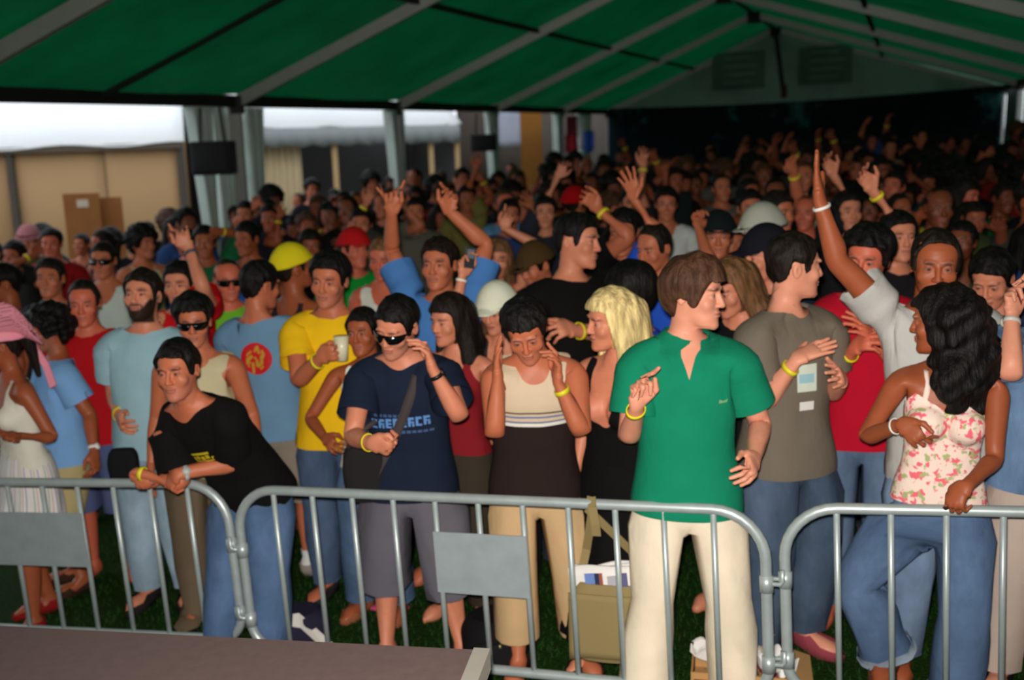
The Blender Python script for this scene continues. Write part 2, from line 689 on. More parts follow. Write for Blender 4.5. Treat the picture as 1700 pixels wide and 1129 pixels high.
def marquee(label, x0, x1, y0, y1, zl, zr, posts, postmat, panels, val, name='marquee'):
    """front eave from photo column x0 (distance y0) to x1 (distance y1)"""
    A, B = px_on(x0, y0, zl), px_on(x1, y1, zr)
    e = empty(name, (A.x, A.y, ground(A.x)), label, 'marquee', 'marquees outside')
    o0 = Vector(e.location)
    d = (B - A).normalized()
    bk = Vector((-d.y, d.x, 0)).normalized()

    def P(t, back, z):
        q = A.lerp(B, t)
        return Vector((q.x, q.y, z if z is not None else q.z)) + bk * back

    def mk(m, nm, mat, thick=0):
        o = m.build(nm, mat, e, None, thick)
        o.location = -o0
        return o
    m = MB()
    m.grid(lambda u, v: P(-.01 + 1.02 * u, -.12 + 3.4 * v, A.lerp(B, u).z + 2.3 * v + .03 * math.sin(u * 21) * (1 - v)), 24, 4)
    m.grid(lambda u, v: P(-.01 + 1.02 * u, 3.28 + 3.2 * v, A.lerp(B, u).z + 2.3 - 2.3 * v), 8, 3)
    mk(m, 'roof', WHITE, .02)
    if val:
        m = MB()
        m.grid(lambda u, v: P(u, -.14 + .02 * math.sin(u * 90), A.lerp(B, u).z - val * v - .02 * (v > .9) * math.sin(u * 60)), 60, 2)
        mk(m, 'valance', VAL, .01)
    else:
        m = MB()
        m.bar(P(0, -.05, None) - Vector((0, 0, .04)), P(1, -.05, None) - Vector((0, 0, .04)), .08, .1)
        mk(m, 'eave_beam', plain_mat('brown_beam', (92, 78, 64), .6))
    for t in posts:
        q = P(t, .02, None)
        m = MB()
        m.bar((q.x, q.y, ground(q.x)), q, .1, .1, (0, 1, 0))
        mk(m, 'post', postmat)
    for (t0, t1, back, mat, wav) in panels:
        m = MB()
        m.grid(lambda u, v: P(t0 + (t1 - t0) * u, back + wav * math.sin(u * 60) * .05, A.lerp(B, t0 + (t1 - t0) * u).z * (1 - v) + ground(P(t0 + (t1 - t0) * u, back, 0).x) * v), 40 if wav else 6, 2)
        mk(m, 'wall_panel', mat, .01)
    for t in (0, 1):
        m = MB()
        a_, b_ = P(t, .1, None), P(t, 6.2, None)
        m.add([a_, b_, (b_.x, b_.y, ground(b_.x)), (a_.x, a_.y, ground(a_.x))], [(0, 1, 2, 3)])
        mk(m, 'side_wall', BEIGE if not val else GREYW, .01)
    m = MB()
    a_, b_ = P(0, 6.2, None), P(1, 6.2, None)
    m.add([a_, b_, (b_.x, b_.y, ground(b_.x)), (a_.x, a_.y, ground(a_.x))], [(0, 1, 2, 3)])
    mk(m, 'back_wall', GREYW, .01)
    return e


marquee('white marquee with beige wall panels at the far left', -330, 306, 17.0, 18.5, 2.19, 2.2, (.0, .53, .995), plain_mat('dark_marquee_post', (70, 62, 54), .6),
        [(0, .525, .03, BEIGE, 0), (.537, .78, .05, BEIGE, 0), (.783, .99, .05, BEIGE, 0)], 0)
marquee('open white marquee with grey valance and wooden posts', 408, 762, 21.0, 23.5, 2.4, 2.36, (.0, .40, .865, 1.0), WOOD,
        [(.0, .265, .25, plain_mat('cream_curtain_cloth', (216, 194, 156), .9, 0, .1, .05), 1), (.27, .99, 2.2, GREYW, 0)], .36)
# a paler marquee end and stall beyond the third leg
m = MB()
q0, q1 = px_on(762, 26.0, 0), px_on(1012, 32.5, 0)
m.grid(lambda u, v: (q0.x + (q1.x - q0.x) * u, q0.y + (q1.y - q0.y) * u, 3.2 * (1 - v) + ground(q0.x) * v), 4, 2)
tag(m.build('stall_wall', plain_mat('dim_brown_stall', (74, 62, 52), .8), None, None, .05), 'dim brown stall wall beyond the small hanging speaker', 'stall')
m = MB()
q0, q1 = px_on(866, 25.6, 0), px_on(901, 25.8, 0)
m.add([(q0.x, q0.y, 2.6), (q1.x, q1.y, 2.6), (q1.x, q1.y, .4), (q0.x, q0.y, .4)], [(0, 1, 2, 3)])
tag(m.build('stall_cloth', plain_mat('orange_brown_cloth', (150, 96, 34), .85), None, None, .02), 'orange brown cloth on the dim stall wall', 'cloth')
m = MB()
q0, q1 = px_on(826, 24.6, 0), px_on(866, 24.8, 0)
m.grid(lambda u, v: (q0.x + (q1.x - q0.x) * u, q0.y + .02 * math.sin(9 * u), 2.68 - .84 * v), 8, 6)
tag(m.build('sheet', plain_mat('pale_sheet', (172, 176, 190), .8), None, None, .01), 'pale white sheet hung beside the small speaker', 'cloth')
# small red, white and blue cloth at the fourth leg
e = empty('pennant', px_on(965, 24.4, 2.42), 'small red white and blue cloth hanging at the dim curtains', 'flag')
for k, (c, w0, w1, z0, z1) in enumerate([((170, 24, 40), -.34, -.06, -.35, -.72), ((225, 225, 230), -.08, .08, .05, -.62), ((40, 84, 176), .06, .30, -.28, -.7), ((110, 30, 44), -.3, -.08, .05, -.36)]):
    m = MB()
    m.grid(lambda u, v: (w0 + (w1 - w0) * u, .03 * math.sin(u * 8 + k), z0 + (z1 - z0) * v - .05 * math.sin(u * 3.1) * v), 6, 5)
    m.build('cloth', plain_mat('flag_cloth', c, .8), e, None, .008)

# plywood boards standing in front of the left marquee
for (xa, xb, ya, yb, dep, lab) in ((104, 164, 322, 400, 14.2, 'larger brown plywood board before the beige marquee'), (163, 201, 328, 400, 14.35, 'smaller brown plywood board leaning beside the larger one')):
    A, B = at(xa, ya, dep), at(xb, ya + (0 if xa < 150 else 2), dep)
    m = MB()
    cx = (A + B) / 2
    gz = ground(cx.x)
    zt = A.z
    m.box(((A.x + B.x) / 2, (A.y + B.y) / 2, (zt + gz) / 2), ((B.x - A.x) / 2, 0, 0), (0, .012, 0), (0, 0, (zt - gz) / 2))
    o = m.build('board', plain_mat('plywood', (126, 78, 38), .75, 0, .2, .2, 5), None, (cx.x, cx.y, gz))
    tag(o, lab, 'board')
    if xa < 150:
        m = MB()
        m.box((.02, -.02, zt - gz - .13), (.075, 0, 0), (0, .004, 0), (0, 0, .05))
        m.build('paper', plain_mat('pale_paper', (176, 160, 140), .8), o)

# ------------------------------------------------------------------ the stage front at the lower left
STG = plain_mat('stage_carpet', (112, 92, 90), .95, 0, .1, .16, 30)
SP = [on_height(-260, 1026, .8), on_height(796, 1079, .8), on_height(752, 1190, .8), Vector((-.75, .9, .8)), Vector((-3.2, .9, .8))]
for q in SP[3:]:
    q.z = ground(q.x) + .8
e = empty('stage', (SP[1].x, SP[1].y, ground(SP[1].x)), 'dark carpeted stage platform with a pale right edge', 'stage')
o0 = Vector(e.location)
m = MB()
n = len(SP)
V = [p for p in SP] + [p - Vector((0, 0, .09)) for p in SP]
m.add(V, [tuple(range(n))[::-1], tuple(range(n, 2 * n))] + [(i, (i + 1) % n, n + (i + 1) % n, n + i) for i in range(n)])
m.build('deck', STG, e).location = -o0
m = MB()
d = (SP[2] - SP[1]).normalized()
n_ = Vector((d.y, -d.x, 0))
if n_.x < 0:
    n_ = -n_
a_, b_ = SP[1] + n_ * .008 + Vector((0, 0, -.028)), SP[2] + d * .6 + n_ * .008 + Vector((0, 0, -.028))
m.bar(a_, b_, .05, .07)
m.build('edge_strip', plain_mat('pale_edge_strip', (196, 188, 178), .45, .3), e).location = -o0
for q in (SP[0], SP[1], SP[2], SP[3], SP[4], SP[0].lerp(SP[1], .5)):
    m = MB()
    c_ = sum(SP, Vector()) / n
    q = q.lerp(c_, .05)
    m.bar((q.x, q.y, ground(q.x)), (q.x, q.y, q.z - .08), .06, .06, (0, 1, 0))
    m.build('leg', DARKM, e).location = -o0

# ------------------------------------------------------------------ crowd barriers
GALV = plain_mat('galvanised_steel', (176, 186, 186), .40, .35, .5, .2, 18)


def barrier(label, A, B, plate=None, offset=0.0):
    """A, B: ground points under the end tubes"""
    A, B = Vector(A), Vector(B)
    e = empty('crowd_barrier', A, label, 'barrier', 'crowd barriers')
    L = (B - A).length
    X = (B - A).normalized()
    Y_ = Vector((-X.y, X.x, 0)).normalized()
    Z_ = X.cross(Y_)

    def P(u, v, w=0):
        return X * u + Z_ * v + Y_ * w
    H0, H1, rc = .17, .90, .19
    pts = []
    for (cu, cv, a0) in ((L - rc, H1 - rc, 0), (rc, H1 - rc, 90), (rc * .6, H0 + rc * .6, 180), (L - rc * .6, H0 + rc * .6, 270)):
        r_ = rc if a0 < 100 else rc * .6
        for k in range(9):
            a = R(a0 + 90 * k / 8)
            pts.append(P(cu + r_ * math.cos(a), cv + r_ * math.sin(a)))
    m = MB()
    m.tube(pts, .0205, 14, True)
    m.build('frame', GALV, e)
    nb = 11
    bars = []
    bmesh_ = None
    for k in range(nb):
        u = L * (k + 1) / (nb + 1)
        if bmesh_ is None:
            m = MB()
            m.tube([P(0, H0), P(0, H1)], .0118, 10)
            o = m.build('bar', GALV, e)
            bmesh_ = o.data
        else:
            o = link('bar', bmesh_, e)
        o.location = P(u, 0)
        bars.append(u)
    if plate:
        u0, u1 = bars[plate[0]], bars[plate[1]]
        m = MB()
        m.box(P((u0 + u1) / 2, (plate[2] + plate[3]) / 2, -.016), X * ((u1 - u0) / 2 + .012), Y_ * .0025, Z_ * ((plate[3] - plate[2]) / 2))
        m.build('plate', plain_mat('steel_plate', (196, 208, 212), .4, .5, .5, .16, 14), e)
    for u in (rc + .10, L - rc - .10):
        m = MB()
        m.tube([P(u, H0, 0), P(u, .06, -.02), P(u, .02, -.26)], .014, 8)
        m.tube([P(u, H0, 0), P(u, .06, .02), P(u, .02, .26)], .014, 8)
        m.build('foot', GALV, e)
    for u, s in ((L, 1), (0, -1)):
        for h in (.62, .30):
            m = MB()
            m.tube([P(u, h), P(u + s * .05, h), P(u + s * .058, h + .012), P(u + s * .058, h + .055)], .009, 8)
            m.build('hook', GALV, e)
            m = MB()
            m.tube([P(u, h - .03), P(u, h + .03)], .026, 12)
            m.build('hook_collar', GALV, e)
    return e


def gnd(px, py, h):
    q = on_height(px, py, h)
    return Vector((q.x, q.y, ground(q.x)))


B_ML, B_MR = gnd(403, 812, .9), gnd(1287, 850, .9)
_dm = (B_MR - B_ML).normalized()
B_LR = gnd(386, 804, .9)
_dl = (gnd(-60, 800, .9) - B_LR).normalized()
B_RL = gnd(1319, 843, .9)
_dr = (gnd(1690, 850, .9) - B_RL).normalized()
LB = (B_MR - B_ML).length
barrier('galvanised barrier at the left with the man in black leaning on it', B_LR + _dl * LB, B_LR, (4, 7, .50, .76))
barrier('galvanised middle barrier carrying the olive shoulder bag', B_ML, B_MR, (4, 6, .50, .76))
barrier('galvanised barrier at the right held by the woman in a floral top', B_RL, B_RL + _dr * LB, (4, 6, .50, .76))


def rail_pt(px, h=.9):
    """a point of the barrier line under a photo column, h above the field"""
    A, B = (B_LR + _dl * LB, B_LR) if px < 395 else ((B_ML, B_MR) if px < 1300 else (B_RL, B_RL + _dr * LB))
    lo, hi = 0.0, 1.0
    for _ in range(40):
        mid = (lo + hi) / 2
        q = A.lerp(B, mid) + Vector((0, 0, h))
        if to_px(q)[0] < px:
            lo = mid
        else:
            hi = mid
    return A.lerp(B, lo) + Vector((0, 0, h))

# ------------------------------------------------------------------ people: one sculpted body, posed by its joints
def sm(a, b, x):
    t = np.clip((x - a) / (b - a), 0, 1)
    return t * t * (3 - 2 * t)


class Field:
    def __init__(self, xs, ys, zs):
        self.xs, self.ys, self.zs = xs, ys, zs
        self.F = np.full((len(xs), len(ys), len(zs)), 0.3, np.float32)

    def _sl(self, bb):
        s = []
        for a, (lo, hi) in zip((self.xs, self.ys, self.zs), bb):
            i, j = np.searchsorted(a, lo), np.searchsorted(a, hi)
            s.append(slice(max(0, i - 1), min(len(a), j + 1)))
        return tuple(s)

    def _grid(self, s):
        return (self.xs[s[0]][:, None, None], self.ys[s[1]][None, :, None], self.zs[s[2]][None, None, :])

    def add(self, fn, bb, k=0.0):
        s = self._sl(bb)
        a = self.F[s]
        d = fn(*self._grid(s)).astype(np.float32)
        if k > 0:
            h = np.clip(0.5 + 0.5 * (a - d) / k, 0, 1)
            self.F[s] = a * (1 - h) + d * h - k * h * (1 - h)
        else:
            self.F[s] = np.minimum(a, d)

    def cut(self, fn, bb, k=0.004):
        s = self._sl(bb)
        a = -self.F[s]
        d = fn(*self._grid(s)).astype(np.float32)
        h = np.clip(0.5 + 0.5 * (a - d) / k, 0, 1)
        self.F[s] = -(a * (1 - h) + d * h - k * h * (1 - h))

    def mesh(self):
        F, xs, ys, zs = self.F, self.xs, self.ys, self.zs
        S = F < 0
        c = np.zeros(tuple(n - 1 for n in F.shape), np.int8)
        for a in (0, 1):
            for b in (0, 1):
                for d in (0, 1):
                    c += S[a:F.shape[0] - 1 + a, b:F.shape[1] - 1 + b, d:F.shape[2] - 1 + d]
        act = (c > 0) & (c < 8)
        I, J, K = np.nonzero(act)
        idx = np.full(act.shape, -1, np.int64)
        idx[I, J, K] = np.arange(len(I))
        acc = np.zeros((len(I), 3))
        cnt = np.zeros(len(I))
        G = (xs, ys, zs)
        for ax in range(3):
            o1, o2 = [k for k in range(3) if k != ax]
            for u in (0, 1):
                for v in (0, 1):
                    A = [I.copy(), J.copy(), K.copy()]
                    A[o1] += u
                    A[o2] += v
                    B = [q.copy() for q in A]
                    B[ax] += 1
                    fa, fb = F[tuple(A)], F[tuple(B)]
                    m = (fa < 0) != (fb < 0)
                    t = np.where(m, fa / np.where(m, fa - fb, 1), 0)
                    p = np.stack([G[q][A[q]] for q in range(3)], 1)
                    p[:, ax] = p[:, ax] + t * (G[ax][B[ax]] - G[ax][A[ax]])
                    acc[m] += p[m]
                    cnt[m] += 1
        V = acc / cnt[:, None]
        Q = []
        for ax in range(3):
            o1, o2 = (ax + 1) % 3, (ax + 2) % 3
            s1 = [slice(None)] * 3
            s2 = [slice(None)] * 3
            s1[ax] = slice(0, -1)
            s2[ax] = slice(1, None)
            ch = S[tuple(s1)] != S[tuple(s2)]
            E = list(np.nonzero(ch))
            ok = (E[o1] > 0) & (E[o2] > 0) & (E[o1] < F.shape[o1] - 1) & (E[o2] < F.shape[o2] - 1)
            E = [e[ok] for e in E]
            ins = S[tuple(E)]
            q = []
            for d1, d2 in ((-1, -1), (0, -1), (0, 0), (-1, 0)):
                e = [x.copy() for x in E]
                e[o1] += d1
                e[o2] += d2
                q.append(idx[tuple(e)])
            q = np.stack(q, 1)
            q[~ins] = q[~ins][:, ::-1]
            Q.append(q)
        return V, np.concatenate(Q)


def ell(c, r):
    def f(x, y, z):
        a, b, d = (x - c[0]) / r[0], (y - c[1]) / r[1], (z - c[2]) / r[2]
        k0 = np.sqrt(a * a + b * b + d * d)
        k1 = np.sqrt((a / r[0]) ** 2 + (b / r[1]) ** 2 + (d / r[2]) ** 2) + 1e-9
        return k0 * (k0 - 1) / k1
    return f, tuple((c[i] - r[i] - .03, c[i] + r[i] + .03) for i in range(3))


def cone(a, b, r1, r2):
    a, b = np.array(a, float), np.array(b, float)
    ba = b - a
    L = ba.dot(ba)
    m = max(r1, r2) + .03

    def f(x, y, z):
        t = np.clip(((x - a[0]) * ba[0] + (y - a[1]) * ba[1] + (z - a[2]) * ba[2]) / L, 0, 1)
        return np.sqrt((x - a[0] - ba[0] * t) ** 2 + (y - a[1] - ba[1] * t) ** 2 + (z - a[2] - ba[2] * t) ** 2) - (r1 + (r2 - r1) * t)
    return f, tuple((min(a[i], b[i]) - m, max(a[i], b[i]) + m) for i in range(3))


def lz(tab, n=2.2, cx=0.0):
    """loft along z; rows z, half width, front y, back y [, centre x]"""
    T = np.array(tab, float)

    def f(x, y, z):
        w = np.interp(z, T[:, 0], T[:, 1])
        fr = np.interp(z, T[:, 0], T[:, 2])
        bk = np.interp(z, T[:, 0], T[:, 3])
        c = np.interp(z, T[:, 0], T[:, 4]) if T.shape[1] > 4 else cx
        d = (bk - fr) / 2
        q = (np.abs((x - c) / w) ** n + np.abs((y - (bk + fr) / 2) / d) ** n) ** (1 / n)
        v = (q - 1) * np.minimum(w, d)
        return np.maximum(np.maximum(v, T[0, 0] - z), z - T[-1, 0])
    m = .04
    cs = T[:, 4] if T.shape[1] > 4 else np.array([cx])
    return f, ((cs.min() - T[:, 1].max() - m, cs.max() + T[:, 1].max() + m), (T[:, 2].min() - m, T[:, 3].max() + m), (T[0, 0] - m, T[-1, 0] + m))


def lx(tab, s, cy, cz, n=2.0):
    """loft along x on side s; rows |x|, half y, half z, dy, dz"""
    T = np.array(tab, float)

    def f(x, y, z):
        u = x * s
        a = np.interp(u, T[:, 0], T[:, 1])
        b = np.interp(u, T[:, 0], T[:, 2])
        y0 = cy + np.interp(u, T[:, 0], T[:, 3])
        z0 = cz + np.interp(u, T[:, 0], T[:, 4])
        q = (np.abs((y - y0) / a) ** n + np.abs((z - z0) / b) ** n) ** (1 / n)
        v = (q - 1) * np.minimum(a, b)
        return np.maximum(np.maximum(v, T[0, 0] - u), u - T[-1, 0])
    m = .03
    xr = sorted((s * T[0, 0], s * T[-1, 0]))
    return f, ((xr[0] - m, xr[1] + m), (cy - .09, cy + .09), (cz - .09, cz + .09))


CHIN = 1.545
HEAD = [(0, .026, -.088, -.035), (.012, .042, -.097, -.005), (.03, .052, -.099, .035), (.055, .059, -.097, .062), (.08, .066, -.095, .08),
        (.105, .071, -.093, .092), (.125, .074, -.091, .098), (.145, .0765, -.0945, .101), (.165, .077, -.094, .1), (.185, .073, -.086, .094),
        (.205, .064, -.071, .08), (.222, .046, -.047, .058), (.233, .024, -.02, .034), (.238, .006, .0, .014)]
HEAD = [(z + CHIN, w, f, b) for z, w, f, b in HEAD]
JN = dict(pelvis=(0, 0, .95), spine=(0, 0, 1.07), chest=(0, .01, 1.24), neck=(0, .02, 1.46), head=(0, .012, 1.56),
          clav=(.03, 0, 1.42), sho=(.18, .01, 1.425), elb=(.47, .012, 1.425), wri=(.715, .01, 1.425),
          hip=(.092, 0, .90), knee=(.1, -.004, .49), ank=(.105, .02, .075))
FING = [(-.033, .800, .078, -.010), (-.0115, .806, .086, -.003), (.0105, .802, .079, .004), (.031, .792, .062, .011)]   # y, knuckle x, length, spread


def grid_axis(segs):
    a = [segs[0][0]]
    for lo, hi, st in segs:
        n = max(1, int(round((hi - lo) / st)))
        a += list(lo + (hi - lo) * (np.arange(n) + 1) / n)
    return np.array(a)


def build_body(female, lod):
    k = 1.0 if lod == 0 else 1.75
    xs = grid_axis([(-.93, -.69, .0062 * k), (-.69, -.2, .024), (-.2, -.09, .014 * k), (-.09, .09, .0042 * k), (.09, .2, .014 * k), (.2, .69, .024), (.69, .93, .0062 * k)])
    ys = grid_axis([(-.25, -.135, .012), (-.135, -.085, .0046 * k), (-.085, .06, .0046 * (1.0 if lod == 0 else 1.35)), (.06, .19, .012)])
    zs = grid_axis([(-.02, .12, .014 * k), (.12, 1.36, .028), (1.36, 1.385, .012), (1.385, 1.465, .0062 * k), (1.465, 1.55, .009), (1.55, 1.73, .0046 * k), (1.73, 1.8, .0085)])
    B = Field(xs, ys, zs)
    if female:
        tor = [(.78, .09, -.06, .085), (.84, .166, -.09, .12), (.92, .178, -.092, .125), (1.0, .164, -.09, .098), (1.08, .138, -.085, .074), (1.16, .132, -.085, .072),
               (1.24, .142, -.09, .082), (1.32, .15, -.09, .09), (1.38, .146, -.078, .088), (1.42, .124, -.062, .08), (1.46, .078, -.045, .068), (1.5, .05, -.035, .058)]
        am = .82
    else:
        tor = [(.78, .09, -.06, .08), (.84, .162, -.092, .108), (.92, .17, -.1, .113), (1.0, .164, -.1, .098), (1.08, .156, -.1, .086), (1.16, .158, -.102, .087),
               (1.24, .17, -.108, .097), (1.32, .182, -.112, .105), (1.38, .178, -.098, .105), (1.42, .15, -.078, .095), (1.46, .1, -.056, .08), (1.5, .06, -.04, .064)]
        am = 1.0
    B.add(*lz(tor, 2.5))
    if female:
        for s in (1, -1):
            B.add(*ell((s * .072, -.088, 1.272), (.062, .058, .06)), k=.03)
    for s in (1, -1):
        B.add(*lx([(.11, .058 * am, .056 * am, 0, -.012), (.17, .066 * am, .062 * am, 0, -.008), (.22, .06 * am, .058 * am, 0, -.002), (.3, .051 * am, .05 * am, 0, 0),
                   (.4, .046 * am, .043 * am, 0, 0), (.47, .042 * am, .04 * am, .003, 0), (.53, .045 * am, .042 * am, 0, 0), (.6, .039 * am, .037 * am, 0, 0),
                   (.68, .031 * am, .026 * am, 0, 0), (.72, .030 * am, .021 * am, 0, 0), (.745, .034 * am, .018, -.002, 0)], s, .012, 1.425), k=.045)
        B.add(*lz([(.07, .033, -.02, .062, .105 * s), (.12, .034, -.022, .058, .105 * s), (.2, .042, -.03, .062, .105 * s), (.3, .052, -.04, .076, .105 * s), (.38, .057, -.047, .078, .104 * s),
                   (.46, .054, -.056, .062, .102 * s), (.52, .058, -.064, .064, .1 * s), (.6, .069, -.074, .074, .099 * s), (.7, .081, -.084, .088, .097 * s),
                   (.8, .089, -.092, .1, .096 * s), (.9, .085, -.09, .1, .092 * s)], 2.0), k=.03)
        B.add(*cone((s * .105, .035, .045), (s * .115, -.11, .032), .043, .038), k=.03)
        B.add(*cone((s * .113, -.10, .03), (s * .118, -.165, .02), .042, .026), k=.03)
        # hand: palm, four fingers, thumb from the side of the palm near its base
        h = .92 if female else 1.0
        B.add(*lx([(.715, .027 * h, .019, 0, 0), (.75, .037 * h, .018, -.001, 0), (.79, .042 * h, .0155, -.001, 0), (.812, .041 * h, .012, -.001, 0)], s, .01 - .01, 1.425, 2.6), k=.012)
        for y, x0, L, sp in FING:
            r = (.0092 if y < .02 else .008) * h
            B.add(*cone((s * (x0 - .02), y * h, 1.425), (s * (x0 + L * .5), y * h + sp * .6, 1.424), r * 1.05, r), k=.004)
            B.add(*cone((s * (x0 + L * .5), y * h + sp * .6, 1.424), (s * (x0 + L), y * h + sp * 1.1, 1.423), r, r * .8), k=.003)
        B.add(*cone((s * .735, -.022, 1.42), (s * .768, -.06, 1.414), .015, .0125), k=.012)
        B.add(*cone((s * .768, -.06, 1.414), (s * .806, -.083, 1.411), .0118, .0088), k=.004)
    # neck and head
    nm = .86 if female else 1.0
    B.add(*cone((0, .03, 1.43), (0, .016, 1.6), .066 * nm, .055 * nm), k=.03)
    for s in (1, -1):
        B.add(*cone((s * .05, .03, 1.49), (s * .13, .02, 1.44), .034 * nm, .04 * nm), k=.03)
    B.add(*lz(HEAD, 2.15), k=.014)
    c = CHIN
    B.add(*ell((0, -.088, c + .012), (.02, .013, .013)), k=.012)
    for s in (1, -1):
        B.add(*ell((s * .027, -.09, c + .1445), (.024, .011, .0075)), k=.012)        # brow
        B.cut(*ell((s * .032, -.108, c + .122), (.018, .02, .012)), k=.012)           # socket
        B.add(*ell((s * .032, -.0815, c + .121), (.0125, .0125, .0115)), k=.003)      # eye
        B.add(*ell((s * .042, -.070, c + .090), (.022, .016, .018)), k=.028)          # cheek
        B.add(*ell((s * .0765, .014, c + .112), (.009, .018, .031)), k=.006)          # ear
        B.cut(*ell((s * .086, .008, c + .114), (.007, .010, .018)), k=.004)
        B.add(*ell((s * .0115, -.102, c + .085), (.008, .01, .007)), k=.006)
    B.add(*cone((0, -.093, c + .132), (0, -.1125, c + .088), .008, .0108), k=.009)     # nose
    B.add(*ell((0, -.0985, c + .0605), (.022, .0085, .0055)), k=.005)
    B.add(*ell((0, -.0975, c + .0495), (.02, .009, .0065)), k=.005)
    B.cut(*ell((0, -.112, c + .0552), (.025, .011, .0022)), k=.004)
    # soles
    B.cut(lambda x, y, z: z + 0 * x + 0 * y - .002, ((-.4, .4), (-.3, .2), (-.1, .02)), .006)
    V, Q = B.mesh()
    return V, Q


def normals(V, T):
    n = np.zeros_like(V)
    a, b, c = V[T[:, 0]], V[T[:, 1]], V[T[:, 2]]
    if T.shape[1] == 4:
        fn = np.cross(c - a, V[T[:, 3]] - b)
    else:
        fn = np.cross(b - a, c - a)
    for i in range(T.shape[1]):
        np.add.at(n, T[:, i], fn)
    return n / (np.linalg.norm(n, axis=1)[:, None] + 1e-12)


NB = 41
SB = {1: 5, -1: 23}
CLAV, UPP, FOA, FOB, HAND, FIN, THU, THI, SHI, FOO = 0, 1, 2, 3, 4, 5, 13, 15, 16, 17


def weights(p):
    x, y, z = p[:, 0], p[:, 1], p[:, 2]
    Wt = np.zeros((len(p), NB), np.float32)
    ax = np.abs(x)
    arm = sm(.135, .225, ax) * sm(1.2, 1.36, z)
    arm = np.where((ax > .3) & (z > 1.2), 1, arm)
    leg = (1 - sm(.80, .97, z)) * (1 - arm)
    rest = 1 - arm - leg
    hd = sm(1.525, 1.575, z - .5 * y)
    nk = sm(1.43, 1.53, z) * (1 - hd) * rest
    Wt[:, 4] = hd * rest
    Wt[:, 3] = nk
    r2 = rest - Wt[:, 4] - nk
    ch = sm(1.13, 1.32, z)
    sp = sm(.97, 1.12, z) * (1 - ch)
    for s in (1, -1):
        b = SB[s]
        on = sm(-.02, .02, x * s)
        cl = sm(.03, .13, x * s) * sm(1.33, 1.42, z)
        Wt[:, b + CLAV] = r2 * cl
        a = arm * (x * s > 0)
        u = x * s
        el, wr = sm(.425, .515, u), sm(.685, .745, u)
        tw = sm(.49, .7, u)
        Wt[:, b + UPP] = a * (1 - el)
        Wt[:, b + FOA] = a * el * (1 - wr) * (1 - tw)
        Wt[:, b + FOB] = a * el * (1 - wr) * tw
        h = a * wr
        th = h * sm(.0, .018, -.042 - y + .25 * (u - .745)) * (u < .835) * sm(.73, .75, u)
        tb = sm(-.005, .012, (u - .768) * .8 - (y + .06) * .6)
        Wt[:, b + THU] = th * (1 - tb)
        Wt[:, b + THU + 1] = th * tb
        h2 = h - th
        hand = h2.copy()
        yk = np.array([f[0] for f in FING])
        near = np.argmin(np.abs((y[:, None] - yk[None, :])), axis=1)
        for i, (y0, x0, L, spd) in enumerate(FING):
            m = (near == i) * h2
            fa = sm(x0 - .016, x0 + .006, u)
            fb = sm(x0 + L * .5 - .008, x0 + L * .5 + .008, u)
            Wt[:, b + FIN + 2 * i] = m * fa * (1 - fb)
            Wt[:, b + FIN + 2 * i + 1] = m * fa * fb
            hand -= m * fa
        Wt[:, b + HAND] = hand
        l = leg * on
        kn = 1 - sm(.43, .55, z)
        an = 1 - sm(.06, .125, z)
        Wt[:, b + THI] = l * (1 - kn)
        Wt[:, b + SHI] = l * kn * (1 - an)
        Wt[:, b + FOO] = l * kn * an
    cl = Wt[:, SB[1] + CLAV] + Wt[:, SB[-1] + CLAV]
    r3 = r2 - cl
    Wt[:, 2] = r3 * ch
    Wt[:, 1] = r3 * sp
    Wt[:, 0] = r3 * (1 - ch - sp)
    # legs share: what the two sides do not claim goes to the pelvis
    Wt[:, 0] += np.clip(1 - Wt.sum(1), 0, 1)
    return Wt / Wt.sum(1)[:, None]


def rest_joints():
    J = np.zeros((NB, 3))
    J[0], J[1], J[2], J[3], J[4] = JN['pelvis'], JN['spine'], JN['chest'], JN['neck'], JN['head']
    for s in (1, -1):
        b = SB[s]
        m = np.array((s, 1, 1))
        J[b + CLAV] = m * JN['clav']
        J[b + UPP] = m * JN['sho']
        J[b + FOA] = J[b + FOB] = m * JN['elb']
        J[b + HAND] = m * JN['wri']
        for i, (y, x0, L, sp) in enumerate(FING):
            J[b + FIN + 2 * i] = (s * (x0 - .004), y, 1.425)
            J[b + FIN + 2 * i + 1] = (s * (x0 + L * .5), y + sp * .6, 1.424)
        J[b + THU] = (s * .738, -.028, 1.418)
        J[b + THU + 1] = (s * .77, -.061, 1.414)
        J[b + THI], J[b + SHI], J[b + FOO] = m * JN['hip'], m * JN['knee'], m * JN['ank']
    return J


JR = rest_joints()


def rx(a):
    c, s = math.cos(a), math.sin(a)
    return np.array(((1, 0, 0), (0, c, -s), (0, s, c)))


def ry(a):
    c, s = math.cos(a), math.sin(a)
    return np.array(((c, 0, s), (0, 1, 0), (-s, 0, c)))


def rz(a):
    c, s = math.cos(a), math.sin(a)
    return np.array(((c, -s, 0), (s, c, 0), (0, 0, 1)))


def raxis(ax, a):
    ax = ax / np.linalg.norm(ax)
    K = np.array(((0, -ax[2], ax[1]), (ax[2], 0, -ax[0]), (-ax[1], ax[0], 0)))
    return np.eye(3) + math.sin(a) * K + (1 - math.cos(a)) * K @ K


def nrm(v):
    v = np.array(v, float)
    return v / (np.linalg.norm(v) + 1e-12)


def frame(d, n):
    d = nrm(d)
    n = nrm(n - d * np.dot(n, d))
    return np.stack([d, n, np.cross(d, n)], 1)


def half(Ra, Rb, t=.5):
    qa, qb = Matrix(Ra.tolist()).to_quaternion(), Matrix(Rb.tolist()).to_quaternion()
    return np.array(qa.slerp(qb, t).to_matrix())


